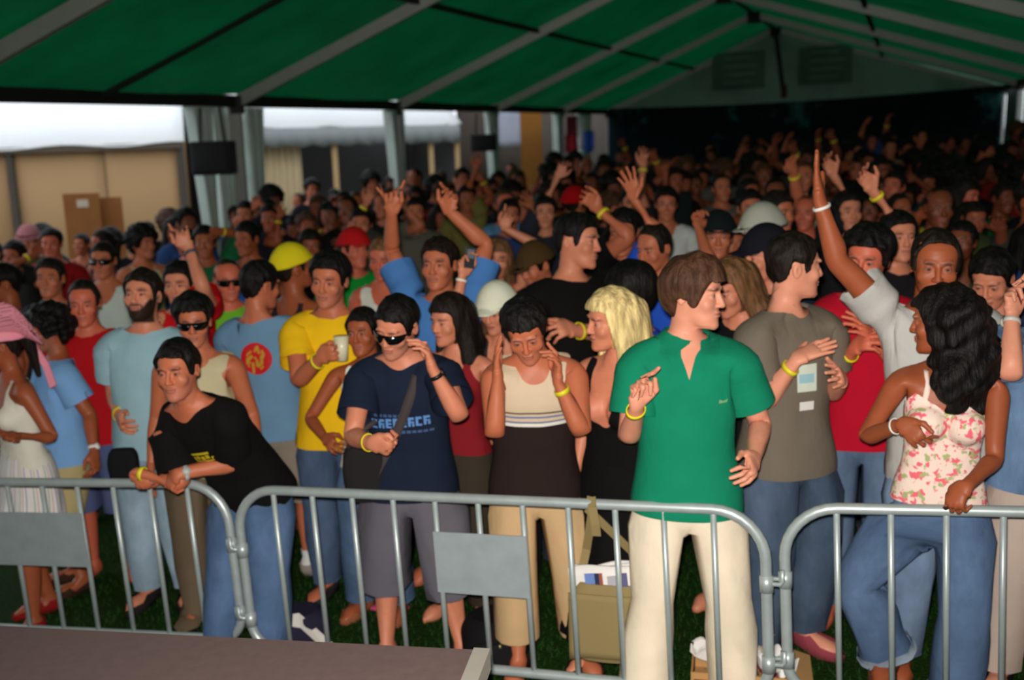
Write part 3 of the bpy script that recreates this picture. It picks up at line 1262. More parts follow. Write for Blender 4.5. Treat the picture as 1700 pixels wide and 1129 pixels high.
def ik(S, Tg, L1, L2, pole):
    v = Tg - S
    D = np.linalg.norm(v)
    D2 = min(max(D, abs(L1 - L2) + .03), (L1 + L2) * .997)
    d = v / (D + 1e-9)
    a = (L1 * L1 - L2 * L2 + D2 * D2) / (2 * D2)
    h = math.sqrt(max(L1 * L1 - a * a, 1e-8))
    pv = pole - S
    pv = pv - d * np.dot(pv, d)
    if np.linalg.norm(pv) < 1e-4:
        pv = np.array((0, 1, .1)) - d * d[1]
    E = S + d * a + nrm(pv) * h
    return E, S + d * D2


# arm presets, in the person's own frame from the shoulder: out, forward, up; wrist then elbow pole; palm (out, forward, up)
ARM = {
    'down': ((.10, .04, -.51), (.12, -.4, -.2), None),
    'down2': ((.07, .14, -.47), (.2, -.4, -.3), None),
    'up': ((.08, .10, .50), (.5, .0, .2), (0, 1, .1)),
    'up_out': ((.26, .10, .44), (.6, -.1, .0), (-.3, 1, 0)),
    'up_in': ((-.10, .16, .47), (.6, .1, .1), (0, 1, .1)),
    'up_bent': ((.13, .22, .27), (.6, .0, -.3), (-.5, .8, 0)),
    'belly': ((-.12, .27, -.26), (.35, -.1, -.5), (-.5, -.8, 0)),
    'chest': ((-.10, .31, -.10), (.45, .0, -.5), (-.6, -.7, .1)),
    'clap': ((-.13, .33, -.06), (.3, .0, -.6), (-1, 0, 0)),
    'fist': ((.06, .28, .12), (.4, .1, -.6), (-.7, .6, 0)),
}


def pose(sp, s):
    """joint rotations and positions of a person standing at the origin; sp['place'] later moves it"""
    g = sp.get
    yaw = R(g('yaw', 0))
    Y = rz(yaw)
    Jr = JR * s
    RR = np.tile(np.eye(3), (NB, 1, 1))
    TT = np.zeros((NB, 3))
    pf, ps = g('lean', (0, 0))
    bf, bs, bt = g('bend', (0, 0, 0))
    RR[0] = Y @ rx(R(pf)) @ ry(R(ps))
    RR[1] = RR[0] @ rx(R(bf * .5)) @ ry(R(bs * .5)) @ rz(R(bt * .5))
    RR[2] = RR[1] @ rx(R(bf * .5)) @ ry(R(bs * .5)) @ rz(R(bt * .5))
    hy, hp, hr = g('head_rot', (g('yaw', 0), 0, 0))
    RR[4] = rz(R(hy)) @ rx(R(hp)) @ ry(R(hr))
    RR[3] = half(RR[2], RR[4], .45)
    off = np.array(g('hip', (0, 0, 0))) * 1.0
    TT[0] = Jr[0] + Y @ off - np.array((0, 0, g('drop', .014)))
    TT[1] = TT[0] + RR[0] @ (Jr[1] - Jr[0])
    TT[2] = TT[1] + RR[1] @ (Jr[2] - Jr[1])
    TT[3] = TT[2] + RR[2] @ (Jr[3] - Jr[2])
    TT[4] = TT[3] + RR[3] @ (Jr[4] - Jr[3])
    head_c = TT[4] + RR[4] @ (np.array((0, 0, CHIN + .125)) * s - Jr[4])
    # where the person stands: the sight line through the photographed head
    if 'head' in sp:
        px, py = sp['head']
        if 'at_y' in sp:                     # known distance; height follows
            pass
        q = on_height(px, py, head_c[2])
        root = np.array((q.x - head_c[0], q.y - head_c[1], 0))
        for _ in range(4):
            gz = ground(root[0])
            d = ray(px, py)
            t = (gz + head_c[2] - CAM.z) / d.z
            q = CAM + d * t
            root = np.array((q.x - head_c[0], q.y - head_c[1], 0))
        root[2] = ground(root[0])
    else:
        root = np.array(sp.get('root', (0, 0, 0)), float)
    TT[:5] += root
    head_w = head_c + root
    headpx = to_px(head_w)

    def world(t):
        """a target: (px, py, dd) pixel at the head's depth + dd, or ('o', out, fwd, up)"""
        return np.array(at(t[0], t[1], headpx[2] + (t[2] if len(t) > 2 else 0)))
    for sd in (1, -1):
        b = SB[sd]
        arm = g('armL' if sd == 1 else 'armR', 'down')
        if isinstance(arm, str):
            arm = dict(preset=arm)
        CH = RR[2]

        def loc(v):
            return CH @ np.array((v[0] * sd, -v[1], v[2])) * s
        base = TT[2] + CH @ (Jr[b + CLAV] - Jr[2])
        sho0 = base + CH @ (Jr[b + UPP] - Jr[b + CLAV])
        if 'w' in arm:
            tgt = world(arm['w'])
            pole = world(arm['e']) if 'e' in arm else sho0 + loc(arm.get('pole', (.4, -.1, -.5)))
            palm = arm.get('palm')
            palm = None if palm is None else loc(palm)
        else:
            w_, p_, palm_ = ARM[arm.get('preset', 'down')]
            j = arm.get('jit', (0, 0, 0))
            tgt = sho0 + loc((w_[0] + j[0], w_[1] + j[1], w_[2] + j[2]))
            pole = sho0 + loc(p_)
            palm = None if palm_ is None else loc(palm_)
        d = nrm(tgt - sho0)
        dl = CH.T @ d
        up = max(0, dl[2])
        RR[b + CLAV] = CH @ ry(-sd * R(28) * up) @ rz(-sd * R(14) * max(0, -dl[1]))
        TT[b + CLAV] = base
        S = base + RR[b + CLAV] @ (Jr[b + UPP] - Jr[b + CLAV])
        L1 = np.linalg.norm(Jr[b + FOA] - Jr[b + UPP])
        L2 = np.linalg.norm(Jr[b + HAND] - Jr[b + FOA])
        E, Wp = ik(S, tgt, L1, L2, pole)
        u, f = nrm(E - S), nrm(Wp - E)
        n = np.cross(u, f)
        r0 = frame((sd, 0, 0), (0, 0, -sd))
        RR[b + UPP] = frame(u, n) @ r0.T
        TT[b + UPP] = S
        RR[b + FOA] = frame(f, n) @ r0.T
        TT[b + FOA] = TT[b + FOB] = E
        fd = f
        if 'fdir' in arm:
            fd = nrm(loc(arm['fdir']))
        if palm is None:
            RR[b + HAND] = RR[b + FOA] if 'fdir' not in arm else frame(fd, RR[b + FOA] @ np.array((0, 0, -1.))) @ frame((sd, 0, 0), (0, 0, -1)).T
        else:
            RR[b + HAND] = frame(fd, palm) @ frame((sd, 0, 0), (0, 0, -1)).T
        pd, pa = RR[b + FOA] @ np.array((0, 0, -1.)), RR[b + HAND] @ np.array((0, 0, -1.))
        pd, pa = pd - f * pd.dot(f), pa - f * pa.dot(f)
        ang = math.atan2(np.dot(np.cross(pd, pa), f), pd.dot(pa))
        RR[b + FOB] = raxis(f, ang * .7) @ RR[b + FOA]
        TT[b + HAND] = Wp
        H = RR[b + HAND]
        cu = arm.get('curl', .22)
        if not isinstance(cu, (tuple, list)):
            cu = (cu * .8, cu, cu * 1.05, cu * 1.1, cu * .7)
        fan = arm.get('fan', .0)
        for i in range(4):
            k = b + FIN + 2 * i
            A = H @ rz(sd * (i - 1.5) * fan * .2) @ ry(sd * cu[i] * 1.35)
            RR[k] = A
            TT[k] = TT[b + HAND] + H @ (Jr[k] - Jr[b + HAND])
            RR[k + 1] = A @ ry(sd * cu[i] * 1.75)
            TT[k + 1] = TT[k] + A @ (Jr[k + 1] - Jr[k])
        k = b + THU
        A = H @ rz(sd * (cu[4] * .7 - .1)) @ rx(cu[4] * .9)
        RR[k] = A
        TT[k] = TT[b + HAND] + H @ (Jr[k] - Jr[b + HAND])
        RR[k + 1] = A @ rz(sd * cu[4] * .9)
        TT[k + 1] = TT[k] + A @ (Jr[k + 1] - Jr[k])
        # leg
        hp_ = TT[0] + RR[0] @ (Jr[b + THI] - Jr[0])
        ft = g('footL' if sd == 1 else 'footR')
        fy = yaw + R(sd * g('splay', 9))
        lift = 0
        if ft is None:
            ft = (.11 + g('stance', .0), .0)
        if len(ft) > 2 and ft[2] == 'px':
            q = on_height(ft[0], ft[1], .075 * s + (ft[3] if len(ft) > 3 else 0))
            an = np.array(q)
        else:
            lift = ft[2] if len(ft) > 2 else 0.0
            an = root + Y @ (np.array((sd * ft[0], -ft[1], 0)) * s)
            an[2] = ground(an[0]) + (.075 + lift) * s
        kn_pole = hp_ + Y @ np.array((sd * .12, -1, 0)) if 'knee' not in sp or sp['knee'][0] != sd else np.array(world(sp['knee'][1:]))
        L1 = np.linalg.norm(Jr[b + SHI] - Jr[b + THI])
        L2 = np.linalg.norm(Jr[b + FOO] - Jr[b + SHI])
        K, An = ik(hp_, an, L1, L2, kn_pole)
        u, f = nrm(K - hp_), nrm(An - K)
        n = np.cross(u, f)
        RR[b + THI] = frame(u, n) @ frame(Jr[b + SHI] - Jr[b + THI], (1, 0, 0)).T
        TT[b + THI] = hp_
        RR[b + SHI] = frame(f, n) @ frame(Jr[b + FOO] - Jr[b + SHI], (1, 0, 0)).T
        TT[b + SHI] = K
        RR[b + FOO] = rz(fy) @ rx(R(g('heel', 0) if lift else 0))
        TT[b + FOO] = An
    return dict(R=RR, T=TT, J=Jr, s=s, root=root, head=head_w, headpx=headpx)


def skin(P, Wt, ps):
    out = np.zeros_like(P)
    for b in range(NB):
        w = Wt[:, b]
        m = w > 1e-4
        if m.any():
            out[m] += w[m][:, None] * ((P[m] - ps['J'][b]) @ ps['R'][b].T + ps['T'][b])
    return out


# ------------------------------------------------------------------ cutting and face colours
def clip_tris(P, T, s, extra=()):
    """keep the part of a triangle mesh where s > 0, cutting across triangles; returns P, T, extra, old-vertex weights"""
    ins = s > 0
    k = ins[T].sum(1)
    full = T[k == 3]
    newT = [full]
    newP = [P]
    ex = [[e] for e in extra]
    mixed = T[(k == 1) | (k == 2)]
    if len(mixed):
        km = ins[mixed].sum(1)
        lone = np.where((km == 1)[:, None], ins[mixed], ~ins[mixed])
        r = lone.argmax(1)
        ii = np.arange(len(mixed))
        a, b, c = mixed[ii, r], mixed[ii, (r + 1) % 3], mixed[ii, (r + 2) % 3]
        ed = np.concatenate([np.stack([a, b], 1), np.stack([a, c], 1)])
        key = np.sort(ed, 1)
        uq, inv = np.unique(key, axis=0, return_inverse=True)
        inv = inv.reshape(-1)
        sa, sb = s[uq[:, 0]], s[uq[:, 1]]
        t = np.clip(sa / (sa - sb), .02, .98)[:, None]
        newP.append(P[uq[:, 0]] * (1 - t) + P[uq[:, 1]] * t)
        for e, x in zip(ex, extra):
            e.append(x[uq[:, 0]] * (1 - t) + x[uq[:, 1]] * t)
        n0 = len(P)
        ab, ac = inv[:len(mixed)] + n0, inv[len(mixed):] + n0
        one = km == 1
        newT.append(np.stack([a[one], ab[one], ac[one]], 1))
        two = ~one
        newT.append(np.stack([ab[two], b[two], c[two]], 1))
        newT.append(np.stack([ab[two], c[two], ac[two]], 1))
    P2 = np.concatenate(newP)
    T2 = np.concatenate(newT)
    ex = [np.concatenate(e) for e in ex]
    used = np.unique(T2)
    mp = np.full(len(P2), -1)
    mp[used] = np.arange(len(used))
    return P2[used], mp[T2], [e[used] for e in ex]


def wave(p, f, seed, warp=.0):
    """smooth pseudo-noise from a few sine waves"""
    rg = np.random.RandomState(seed)
    o = np.zeros(len(p))
    for i in range(7):
        d = rg.normal(size=3) * np.array(f)
        o += np.sin(p @ d + rg.uniform(0, 6.28))
    return o / 7 * 1.6


TPL = {}


def thin_out(V, Q, lod):
    """fewer triangles on the trunk and limbs; head and hands keep theirs"""
    me = new_mesh('body', V, Q)
    ob = bpy.data.objects.new('body', me)
    COL.objects.link(ob)
    keep = np.maximum(sm(1.52, 1.56, V[:, 2] - .4 * V[:, 1]) * (V[:, 1] < .06), sm(.68, .73, np.abs(V[:, 0])))
    ax = np.abs(V[:, 0])
    keep = np.maximum(keep, .85 * sm(.38, .42, ax) * sm(.56, .52, ax))
    keep = np.maximum(keep, .5 * sm(.12, .17, ax) * sm(.32, .26, ax) * (V[:, 2] > 1.25))
    vg = ob.vertex_groups.new(name='free')
    for q in range(6):
        w = (1 - q / 5.0)
        idx = np.nonzero(np.abs((1 - keep) - w) <= .1)[0]
        vg.add([int(i) for i in idx], max(w, .0), 'REPLACE')
    md = ob.modifiers.new('thin', 'DECIMATE')
    md.ratio = .42
    md.vertex_group = 'free'
    md.vertex_group_factor = 4.0
    md.use_collapse_triangulate = True
    dg = bpy.context.evaluated_depsgraph_get()
    m2 = ob.evaluated_get(dg).to_mesh()
    n = len(m2.vertices)
    co = np.zeros(n * 3)
    m2.vertices.foreach_get('co', co)
    m2.calc_loop_triangles()
    T = np.zeros(len(m2.loop_triangles) * 3, np.int64)
    m2.loop_triangles.foreach_get('vertices', T)
    bpy.data.objects.remove(ob)
    bpy.data.meshes.remove(me)
    return co.reshape(-1, 3), T.reshape(-1, 3)


def template(female, lod):
    k = (female, lod)
    if k not in TPL:
        V0, Q0 = build_body(female, lod)
        V, T = thin_out(V0, Q0, lod)
        TPL[k] = dict(V=V, Q=T, N=normals(V, T), W=weights(V), T=T, fine=(V0, normals(V0, Q0), np.concatenate([Q0[:, [0, 1, 2]], Q0[:, [0, 2, 3]]])))
    return TPL[k]


def paint(V, beard=0, lips=1.0, brow=1.0, lod=0):
    """albedo of face features by their place on the head: rgb + amount"""
    c = CHIN
    x, y, z = V[:, 0], V[:, 1], V[:, 2]
    A = np.zeros((len(V), 4))
    A[:, :3] = (.5, .25, .2)
    fr = y < -.055

    def mix(m, col):
        m = np.clip(m, 0, 1)[:, None]
        A[:, :3] = np.where(m > .02, A[:, :3] * (1 - m) + np.array(col) * m, A[:, :3])
        A[:, 3] = np.maximum(A[:, 3], m[:, 0])
    ax = np.abs(x)
    if beard:
        m = fr | (y < .0)
        zt = .044 + .056 * np.minimum(ax / .066, 1.15) ** 2
        b = sm(zt + .014, zt - .006, z - c) * sm(c - .022, c - .008, z) * sm(.02, -.01, y)
        b = np.maximum(b, np.exp(-(((z - c - .0715) / .0075) ** 2)) * sm(.036, .026, ax) * fr)
        b = np.maximum(b, np.exp(-(((ax - .031) / .007) ** 2)) * sm(.08, .066, z - c) * fr)
        mix(b * beard, (.03, .018, .012))
    lp = np.exp(-(((z - c - .055) / .0095) ** 2) ** 1.5) * sm(.027, .019, ax) * (y < -.08)
    mix(lp * .75 * lips, (.42, .12, .10))
    mix(np.exp(-(((z - c - .0552) / .003) ** 2)) * sm(.026, .02, ax) * (y < -.08) * .7, (.08, .02, .02))
    e = np.exp(-((((ax - .032) / .0155) ** 2 + ((z - c - .121) / .0085) ** 2)) ** 2) * (y < -.06)
    mix(e * .85, (.07, .032, .024))
    e = np.exp(-((((ax - .032) / .0105) ** 2 + ((z - c - .121) / .0042) ** 2)) ** 2) * (y < -.06)
    mix(e * .35, (.40, .33, .28))
    e = np.exp(-((((ax - .0315) / .0072) ** 2 + ((z - c - .121) / .0068) ** 2)) ** 2) * (y < -.06)
    mix(e, (.02, .012, .01))
    b = np.exp(-((((ax - .032) / .024) ** 2 + ((z - c - .1435 + (ax - .03) ** 2 * 6) / .0078) ** 2)) ** 2) * (y < -.06)
    mix(b * .92 * brow, (.035, .02, .012))
    return A
# ------------------------------------------------------------------ garments, cut from the body's own surface
GAR = {}


def garment(kind, female, lod, **o):
    key = (kind, female, lod, tuple(sorted(o.items())))
    if key in GAR:
        return GAR[key]
    t = template(female, lod)
    P, N, T = t['fine'] if o.get('fine') else (t['V'], t['N'], t['T'])
    x, y, z = P.T
    ax = np.abs(x)
    armz = z > 1.2
    seed = o.get('seed', 3)
    fold = o.get('fold', 1.0)
    if kind in ('top', 'tank', 'cami'):
        hem = o.get('hem', .85)
        s = z - hem - .008 * np.sin(x * 9 + seed)
        if kind == 'top':
            sl = o.get('sleeve', .37)
            s = np.minimum(s, np.where(armz, sl - ax, 1))
            e = np.sqrt((x / .076) ** 2 + ((y - .014) / .069) ** 2) - 1
            nk = np.maximum(e * .08, 1.405 - z)
            if o.get('vneck'):
                zv = o['vneck']
                nk = np.minimum(nk, np.maximum(zv + 3.0 * ax - z, (y + .03) * 2))
            s = np.minimum(s, nk)
            s = np.minimum(s, np.where(armz, 1, 1) * (1.487 - z))
        else:
            lim = np.interp(z, [1.22, 1.27, 1.33, 1.39, 1.42], [.32, .19, .155, .13, o.get('strap', .118)])
            if kind == 'cami':
                s = np.minimum(s, 1.325 + .5 * np.abs(ax - .0) * (y < 0) - .02 * (y >= 0) - z)
            else:
                zs_ = o.get('scoop', 1.31)
                wd = o.get('wide', .078)
                fr = np.sqrt((x / wd) ** 2 + ((z - 1.47) / (1.47 - zs_)) ** 2) - 1
                bk = np.sqrt((x / wd) ** 2 + ((z - 1.47) / .1) ** 2) - 1
                s = np.minimum(s, np.where(y < .0, fr, bk) * .08)
                s = np.minimum(s, 1.475 - z)
            s = np.minimum(s, lim - ax)
        T = T[(z[T].max(1) > hem - .06) & (ax[T].min(1) < .5)]
        Q, T2, (N2,) = clip_tris(P, T, s, (N,))
        N2 = N2 / (np.linalg.norm(N2, axis=1)[:, None] + 1e-9)
        x, y, z = Q.T
        ax = np.abs(x)
        tight = o.get('tight', 0)
        arm = ((ax > .2) & (z > 1.25)).astype(float)
        if not tight:
            rad = np.stack([x / .03, y / .017, 0 * z], 1)
            rad /= np.linalg.norm(rad, axis=1)[:, None] + 1e-9
            kk = (sm(1.10, .96, z) * (ax < .3))[:, None]
            N2 = N2 * (1 - kk) + rad * kk
        V = Q + N2 * ((.0105 + .008 * (1 - tight)) + (.011 * sm(.14, .22, ax) * (z > 1.25) + .014 * arm * sm(.24, .38, ax)) * (1 - tight))[:, None]
        V += N2 * (.012 * sm(1.0, .86, z) * (1 - tight))[:, None]
        # sleeves hang wider than the arm
        if not tight:
            V[:, 2] -= arm * sm(.22, .38, ax) * .014 * (z < 1.42)
            m = (1 - arm) * (1 - sm(1.18, 1.31, z))
            a, b = (.172, .128) if not female else (.152, .115)
            a, b = a + .010 + .03 * sm(1.1, .85, z) * o.get('loose', 1), b + .006 + .026 * sm(1.1, .85, z) * o.get('loose', 1)
            q = (np.abs(V[:, 0] / a) ** 2.3 + np.abs((V[:, 1] - .0) / b) ** 2.3) ** (1 / 2.3)
            k = np.where(q < 1, 1 / np.maximum(q, .3), 1)
            V[:, 0] *= 1 + (k - 1) * m
            V[:, 1] *= 1 + (k - 1) * m
            V += N2 * (wave(Q, (13, 13, 11), seed) * .0065 * fold * (.3 + .7 * sm(1.4, 1.1, z)))[:, None]
            V += N2 * (wave(Q, (24, 24, 22), seed + 9) * .003 * fold)[:, None]
        Wt = weights(np.stack([x, y, np.maximum(z, .985)], 1))
    elif kind == 'trousers':
        hem, wst = o.get('hem', .10), o.get('waist', 1.0)
        s = np.minimum(wst - z, z - hem)
        if o.get('side'):
            s = np.minimum(s, x * o['side'])
        T = T[(z[T].min(1) < wst + .05) & (z[T].max(1) > hem - .05)]
        Q, T2, (N2,) = clip_tris(P, T, s, (N,))
        N2 = N2 / (np.linalg.norm(N2, axis=1)[:, None] + 1e-9)
        x, y, z = Q.T
        sd = np.sign(x)
        lo, fl = o.get('loose', .02), o.get('flare', .0)
        V = Q + N2 * .008
        L = .012 + lo * sm(.98, .7, z) + fl * sm(.5, .08, z) ** 1.0
        cx = sd * .1
        cy = np.interp(z, [.1, .3, .5, .8], [.02, .018, .0, .004])
        rx_, ry_ = V[:, 0] - cx, V[:, 1] - cy
        r = np.sqrt(rx_ ** 2 + ry_ ** 2) + 1e-6
        m = sm(.92, .8, z)
        L = L + m * fold * (.010 * wave(Q, (9, 9, 16), seed) + .004 * wave(Q, (20, 20, 34), seed + 5))
        L = np.maximum(L, .006)
        # below the knee cloth hangs from the knee: never tighter than a straight tube
        tube = o.get('tube', 0.075) * sm(.85, .6, z)
        r2 = np.maximum(r + L, np.where(z < .6, tube, 0))
        V[:, 0] = np.where(m > 0, V[:, 0] * (1 - m) + (cx + rx_ / r * r2) * m, V[:, 0])
        V[:, 1] = np.where(m > 0, V[:, 1] * (1 - m) + (cy + ry_ / r * r2) * m, V[:, 1])
        V[:, 0] = np.where((m > .3) & (V[:, 0] * sd < .004), .004 * sd, V[:, 0])
        Wt = weights(Q)
        # a hem swings with the shin, not with the foot
        for q in (1, -1):
            b = SB[q]
            Wt[:, b + SHI] += Wt[:, b + FOO]
            Wt[:, b + FOO] = 0
    elif kind in ('shoe', 'sock'):
        top = o.get('top', .075)
        low = -.1 if kind == 'shoe' else .05
        sd_ = o['side']
        s = np.minimum(top - z - (.0 if kind == 'sock' else .25 * np.clip(-y - .02, 0, .2)), z - low)
        if o.get('open'):
            s = np.minimum(s, np.where(N[:, 2] > .2, np.sin((y + x * .2) * 75) * .02, .02 - 0 * z))
        T = T[(z[T].min(1) < top + .05) & (x[T].mean(1) * sd_ > 0)]
        Q, T2, (N2,) = clip_tris(P, T, s, (N,))
        N2 = N2 / (np.linalg.norm(N2, axis=1)[:, None] + 1e-9)
        V = Q + N2 * (.011 if kind == 'shoe' else .006)
        if kind == 'shoe':
            V[:, 2] = np.maximum(V[:, 2], -.004)
            lowm = sm(.03, .0, Q[:, 2])
            V[:, :2] += N2[:, :2] * (lowm * .006)[:, None]
        Wt = weights(Q)
    elif kind == 'collar':
        s = np.minimum(1.512 + .30 * y - z, z - (1.452 + .22 * y))
        s = np.minimum(s, np.where(y < .01, ax - .012 - .55 * np.clip(1.50 - z, 0, 1), 1))
        s = np.minimum(s, .12 - ax)
        Q, T2, (N2,) = clip_tris(P, T, s, (N,))
        N2 = N2 / (np.linalg.norm(N2, axis=1)[:, None] + 1e-9)
        V = Q + N2 * (.022 - .10 * np.clip(Q[:, 2] - 1.47, 0, .1))[:, None]
        Wt = weights(Q)
    elif kind == 'skirt':
        n, mrows = (72, 16) if lod == 0 else (36, 9)
        hem = o.get('hem', .45)
        th = np.linspace(0, 2 * np.pi, n, endpoint=False)
        zz = np.linspace(1.03, hem, mrows)
        Vl = []
        for q in zz:
            a = np.interp(q, [.3, .5, .85, .95, 1.03], [.27 * o.get('full', 1), .25 * o.get('full', 1), .205, .19, .16])
            b = np.interp(q, [.3, .5, .85, .95, 1.03], [.25 * o.get('full', 1), .22 * o.get('full', 1), .155, .142, .118])
            pl = 1 + .07 * o.get('pleat', 1) * sm(1.0, .5, q) * (np.sin(th * 11) + .5 * np.sin(th * 7 + 1))
            Vl.append(np.stack([a * pl * np.sin(th), b * pl * -np.cos(th) + .01, np.full(n, q)], 1))
        V = np.concatenate(Vl)
        i = np.arange(n)
        F = []
        for r_ in range(mrows - 1):
            a, b = r_ * n + i, r_ * n + (i + 1) % n
            F += [np.stack([a, a + n, b], 1), np.stack([b, a + n, b + n], 1)]
        T2 = np.concatenate(F)
        Q = V.copy()
        Wt = np.zeros((len(V), NB), np.float32)
        m = sm(.95, .45, V[:, 2]) * .75
        for q in (1, -1):
            on = sm(-.08, .08, V[:, 0] * q)
            Wt[:, SB[q] + THI] = m * on
        Wt[:, 0] = 1 - m
    GAR[key] = dict(V=V, rest=Q, T=T2, W=Wt)
    return GAR[key]


# ------------------------------------------------------------------ hair and hats (rigid with the head)
_headl = lz(HEAD, 2.15)[0]
_heade = ell((0, .004, CHIN + .135), (.0785, .0985, .104))[0]


def headf(x, y, z):
    w = sm(CHIN + .15, CHIN + .19, z)
    return _headl(x, y, np.minimum(z, CHIN + .225)) * (1 - w) + _heade(x, y, z) * w




def w3(x, y, z, f, seed):
    rg = np.random.RandomState(seed)
    o = 0
    for i in range(8):
        d = rg.normal(size=3) * np.array(f)
        o = o + np.sin(x * d[0] + y * d[1] + z * d[2] + rg.uniform(0, 6.28))
    return o / 8 * 1.7


HEADGEAR = {}


def headgear(kind, lod=0, seed=0):
    k = (kind, lod, seed)
    if k in HEADGEAR:
        return HEADGEAR[k]
    st = .0060 if lod == 0 else .0105
    zlo = 1.16 if kind.startswith(('long', 'wavy', 'bob')) else 1.42
    big = .26 if kind == 'cowboy' else .2
    B = Field(np.arange(-big, big + .01, st), np.arange(-.24 if kind != 'cowboy' else -.28, .27, st), np.arange(zlo, 1.90, st))
    c = CHIN
    yl = [-.13, -.088, -.064, -.05, -.04, -.022, -.012, .03, .045, .07, .13]
    zl = [.197, .192, .176, .145, .105, .095, .138, .138, .085, .045, .03]
    top, side, ns, nf = .018, .008, .006, (70, 70, 34)
    full = False
    if kind == 'crop':
        top, side, ns = .010, .006, .002
    elif kind == 'spiky':
        top, side, ns, nf = .034, .011, .010, (60, 60, 10)
    elif kind == 'quiff':
        top, side, ns = .028, .008, .006
    elif kind == 'receding':
        zl = [.225, .222, .212, .17, .10, .095, .138, .138, .085, .045, .03]
        top, side = .010, .009
    elif kind == 'bald_fringe':
        zl = [.3, .3, .3, .3, .16, .13, .138, .138, .085, .045, .03]
        top, side = .004, .008
    elif kind == 'shaggy':
        zl = [.176, .17, .14, .09, .075, .085, .1, .1, .03, -.02, -.05]
        top, side, ns, nf = .034, .026, .011, (38, 30, 14)
    elif kind in ('long', 'wavy', 'bob', 'long_back'):
        zl = [.186, .18, .165, .11, .05, .0, -.05, -.05, -.05, -.05, -.05]
        top, side, ns, nf = .024, .018, .008, (52, 52, 14)
    elif kind == 'curly':
        zl = [.18, .175, .15, .11, .09, .09, .10, .1, .04, .0, -.02]
        top, side, ns, nf = .055, .04, .013, (60, 60, 60)
    elif kind == 'pony':
        top, side, ns = .016, .012, .003

    def f(x, y, z):
        zr = z - c
        t = side + (top - side) * sm(.12, .2, zr) + ns * w3(x, y, z, nf, seed + 5)
        h = headf(x, y, z)
        v = np.maximum(h - t, np.interp(y, yl, zl) + .007 * w3(x, y, z, (80, 80, 20), seed + 2) - zr)
        return np.maximum(v, -(h + .025))
    bb = ((-.25, .25), (-.3, .3), (1.1, 1.95))
    if kind in ('cap', 'cap_back', 'cowboy', 'beanie', 'bucket'):
        def dome(x, y, z):
            h = headf(x, y, z * .94 + .06 * (c + .15) - .0)
            lo = c + (.152 if kind != 'beanie' else .14) + .12 * np.clip(-y, -.1, .1) - z
            return np.maximum(np.maximum(h - .032 + .003 * sm(.17, .24, z - c), lo), -(h - .010))
        B.add(dome, bb)
        if kind == 'cap':
            B.add(lambda x, y, z: np.maximum(np.maximum(ell((0, -.10, c + .16), (.078, .092, .03))[0](x, y, z), y + .05), np.abs(z - (c + .172) + 5 * x * x - .18 * (y + .1)) - .0045), bb, .004)
        elif kind == 'bucket':
            B.add(lambda x, y, z: np.maximum(np.sqrt((x / .135) ** 2 + (y / .15) ** 2) * .14 - .14, np.maximum(np.abs(z - (c + .165) + .55 * (np.sqrt(x * x + y * y) - .085)) - .0055, .085 - np.sqrt(x * x + y * y * .8))), bb, .006)
        elif kind == 'cowboy':
            B.add(lambda x, y, z: np.maximum(np.sqrt((x / .19) ** 2 + (y / .21) ** 2) * .2 - .2, np.maximum(np.abs(z - (c + .158) - 4.6 * x * x + 1.0 * np.clip(np.abs(y) - .09, 0, 1) ** 1.2) - .006, .075 - np.sqrt(x * x + y * y * .7))), bb, .006)
    else:
        B.add(f, bb)
        if kind in ('long', 'wavy', 'long_back', 'bob'):
            am = .026 if kind == 'wavy' else .012
            fr = (40, 40, 26) if kind == 'wavy' else (55, 55, 9)
            zb = {'long': -.23, 'wavy': -.20, 'bob': -.02, 'long_back': -.26}[kind]
            wide = 1.25 if kind == 'wavy' else 1.0
            pts = [((0, .05, c + .12), (0, .098, c - .03), .10 * wide, .085 * wide), ((0, .098, c - .03), (0, .10, c + zb), .085 * wide, .05)]
            for s in (1, -1):
                pts.append(((s * .055, .03, c + .1), (s * .085 * wide, .05, c + zb * .55), .045 * wide, .045 * wide))
                if kind != 'long_back':
                    pts.append(((s * .085 * wide, .05, c + zb * .5), (s * .075 * wide, .05, c + zb * .95), .045 * wide, .025))
                    pts.append(((s * .066, -.012, c + .12), (s * .085, -.012, c + max(zb * .5, -.1)), .026, .024))
            for a, b, r1, r2 in pts:
                g, _ = cone(a, b, r1, r2)
                B.add(lambda x, y, z, g=g: np.maximum(g(x, y * 1.0, z) - am * w3(x, y, z, fr, seed + 4), -(headf(x, y, z) + .03)), bb, .025)
            # keep the face free
            B.cut(lambda x, y, z: np.maximum(np.maximum(np.abs(x) - .068, y + .035), z - (c + .168)), bb, .012)
        if kind == 'pony':
            B.add(*cone((0, .10, c + .16), (0, .14, c + .13), .025, .035), k=.02)
            B.add(*cone((0, .14, c + .13), (0, .15, c - .08), .038, .015), k=.02)
    V, Q = B.mesh()
    me = new_mesh('hair' if kind not in ('cap', 'cowboy', 'beanie', 'bucket') else 'hat', V, Q)
    me.materials.append(None)
    put_attr(me, 'rest', V)
    HEADGEAR[k] = me
    return me


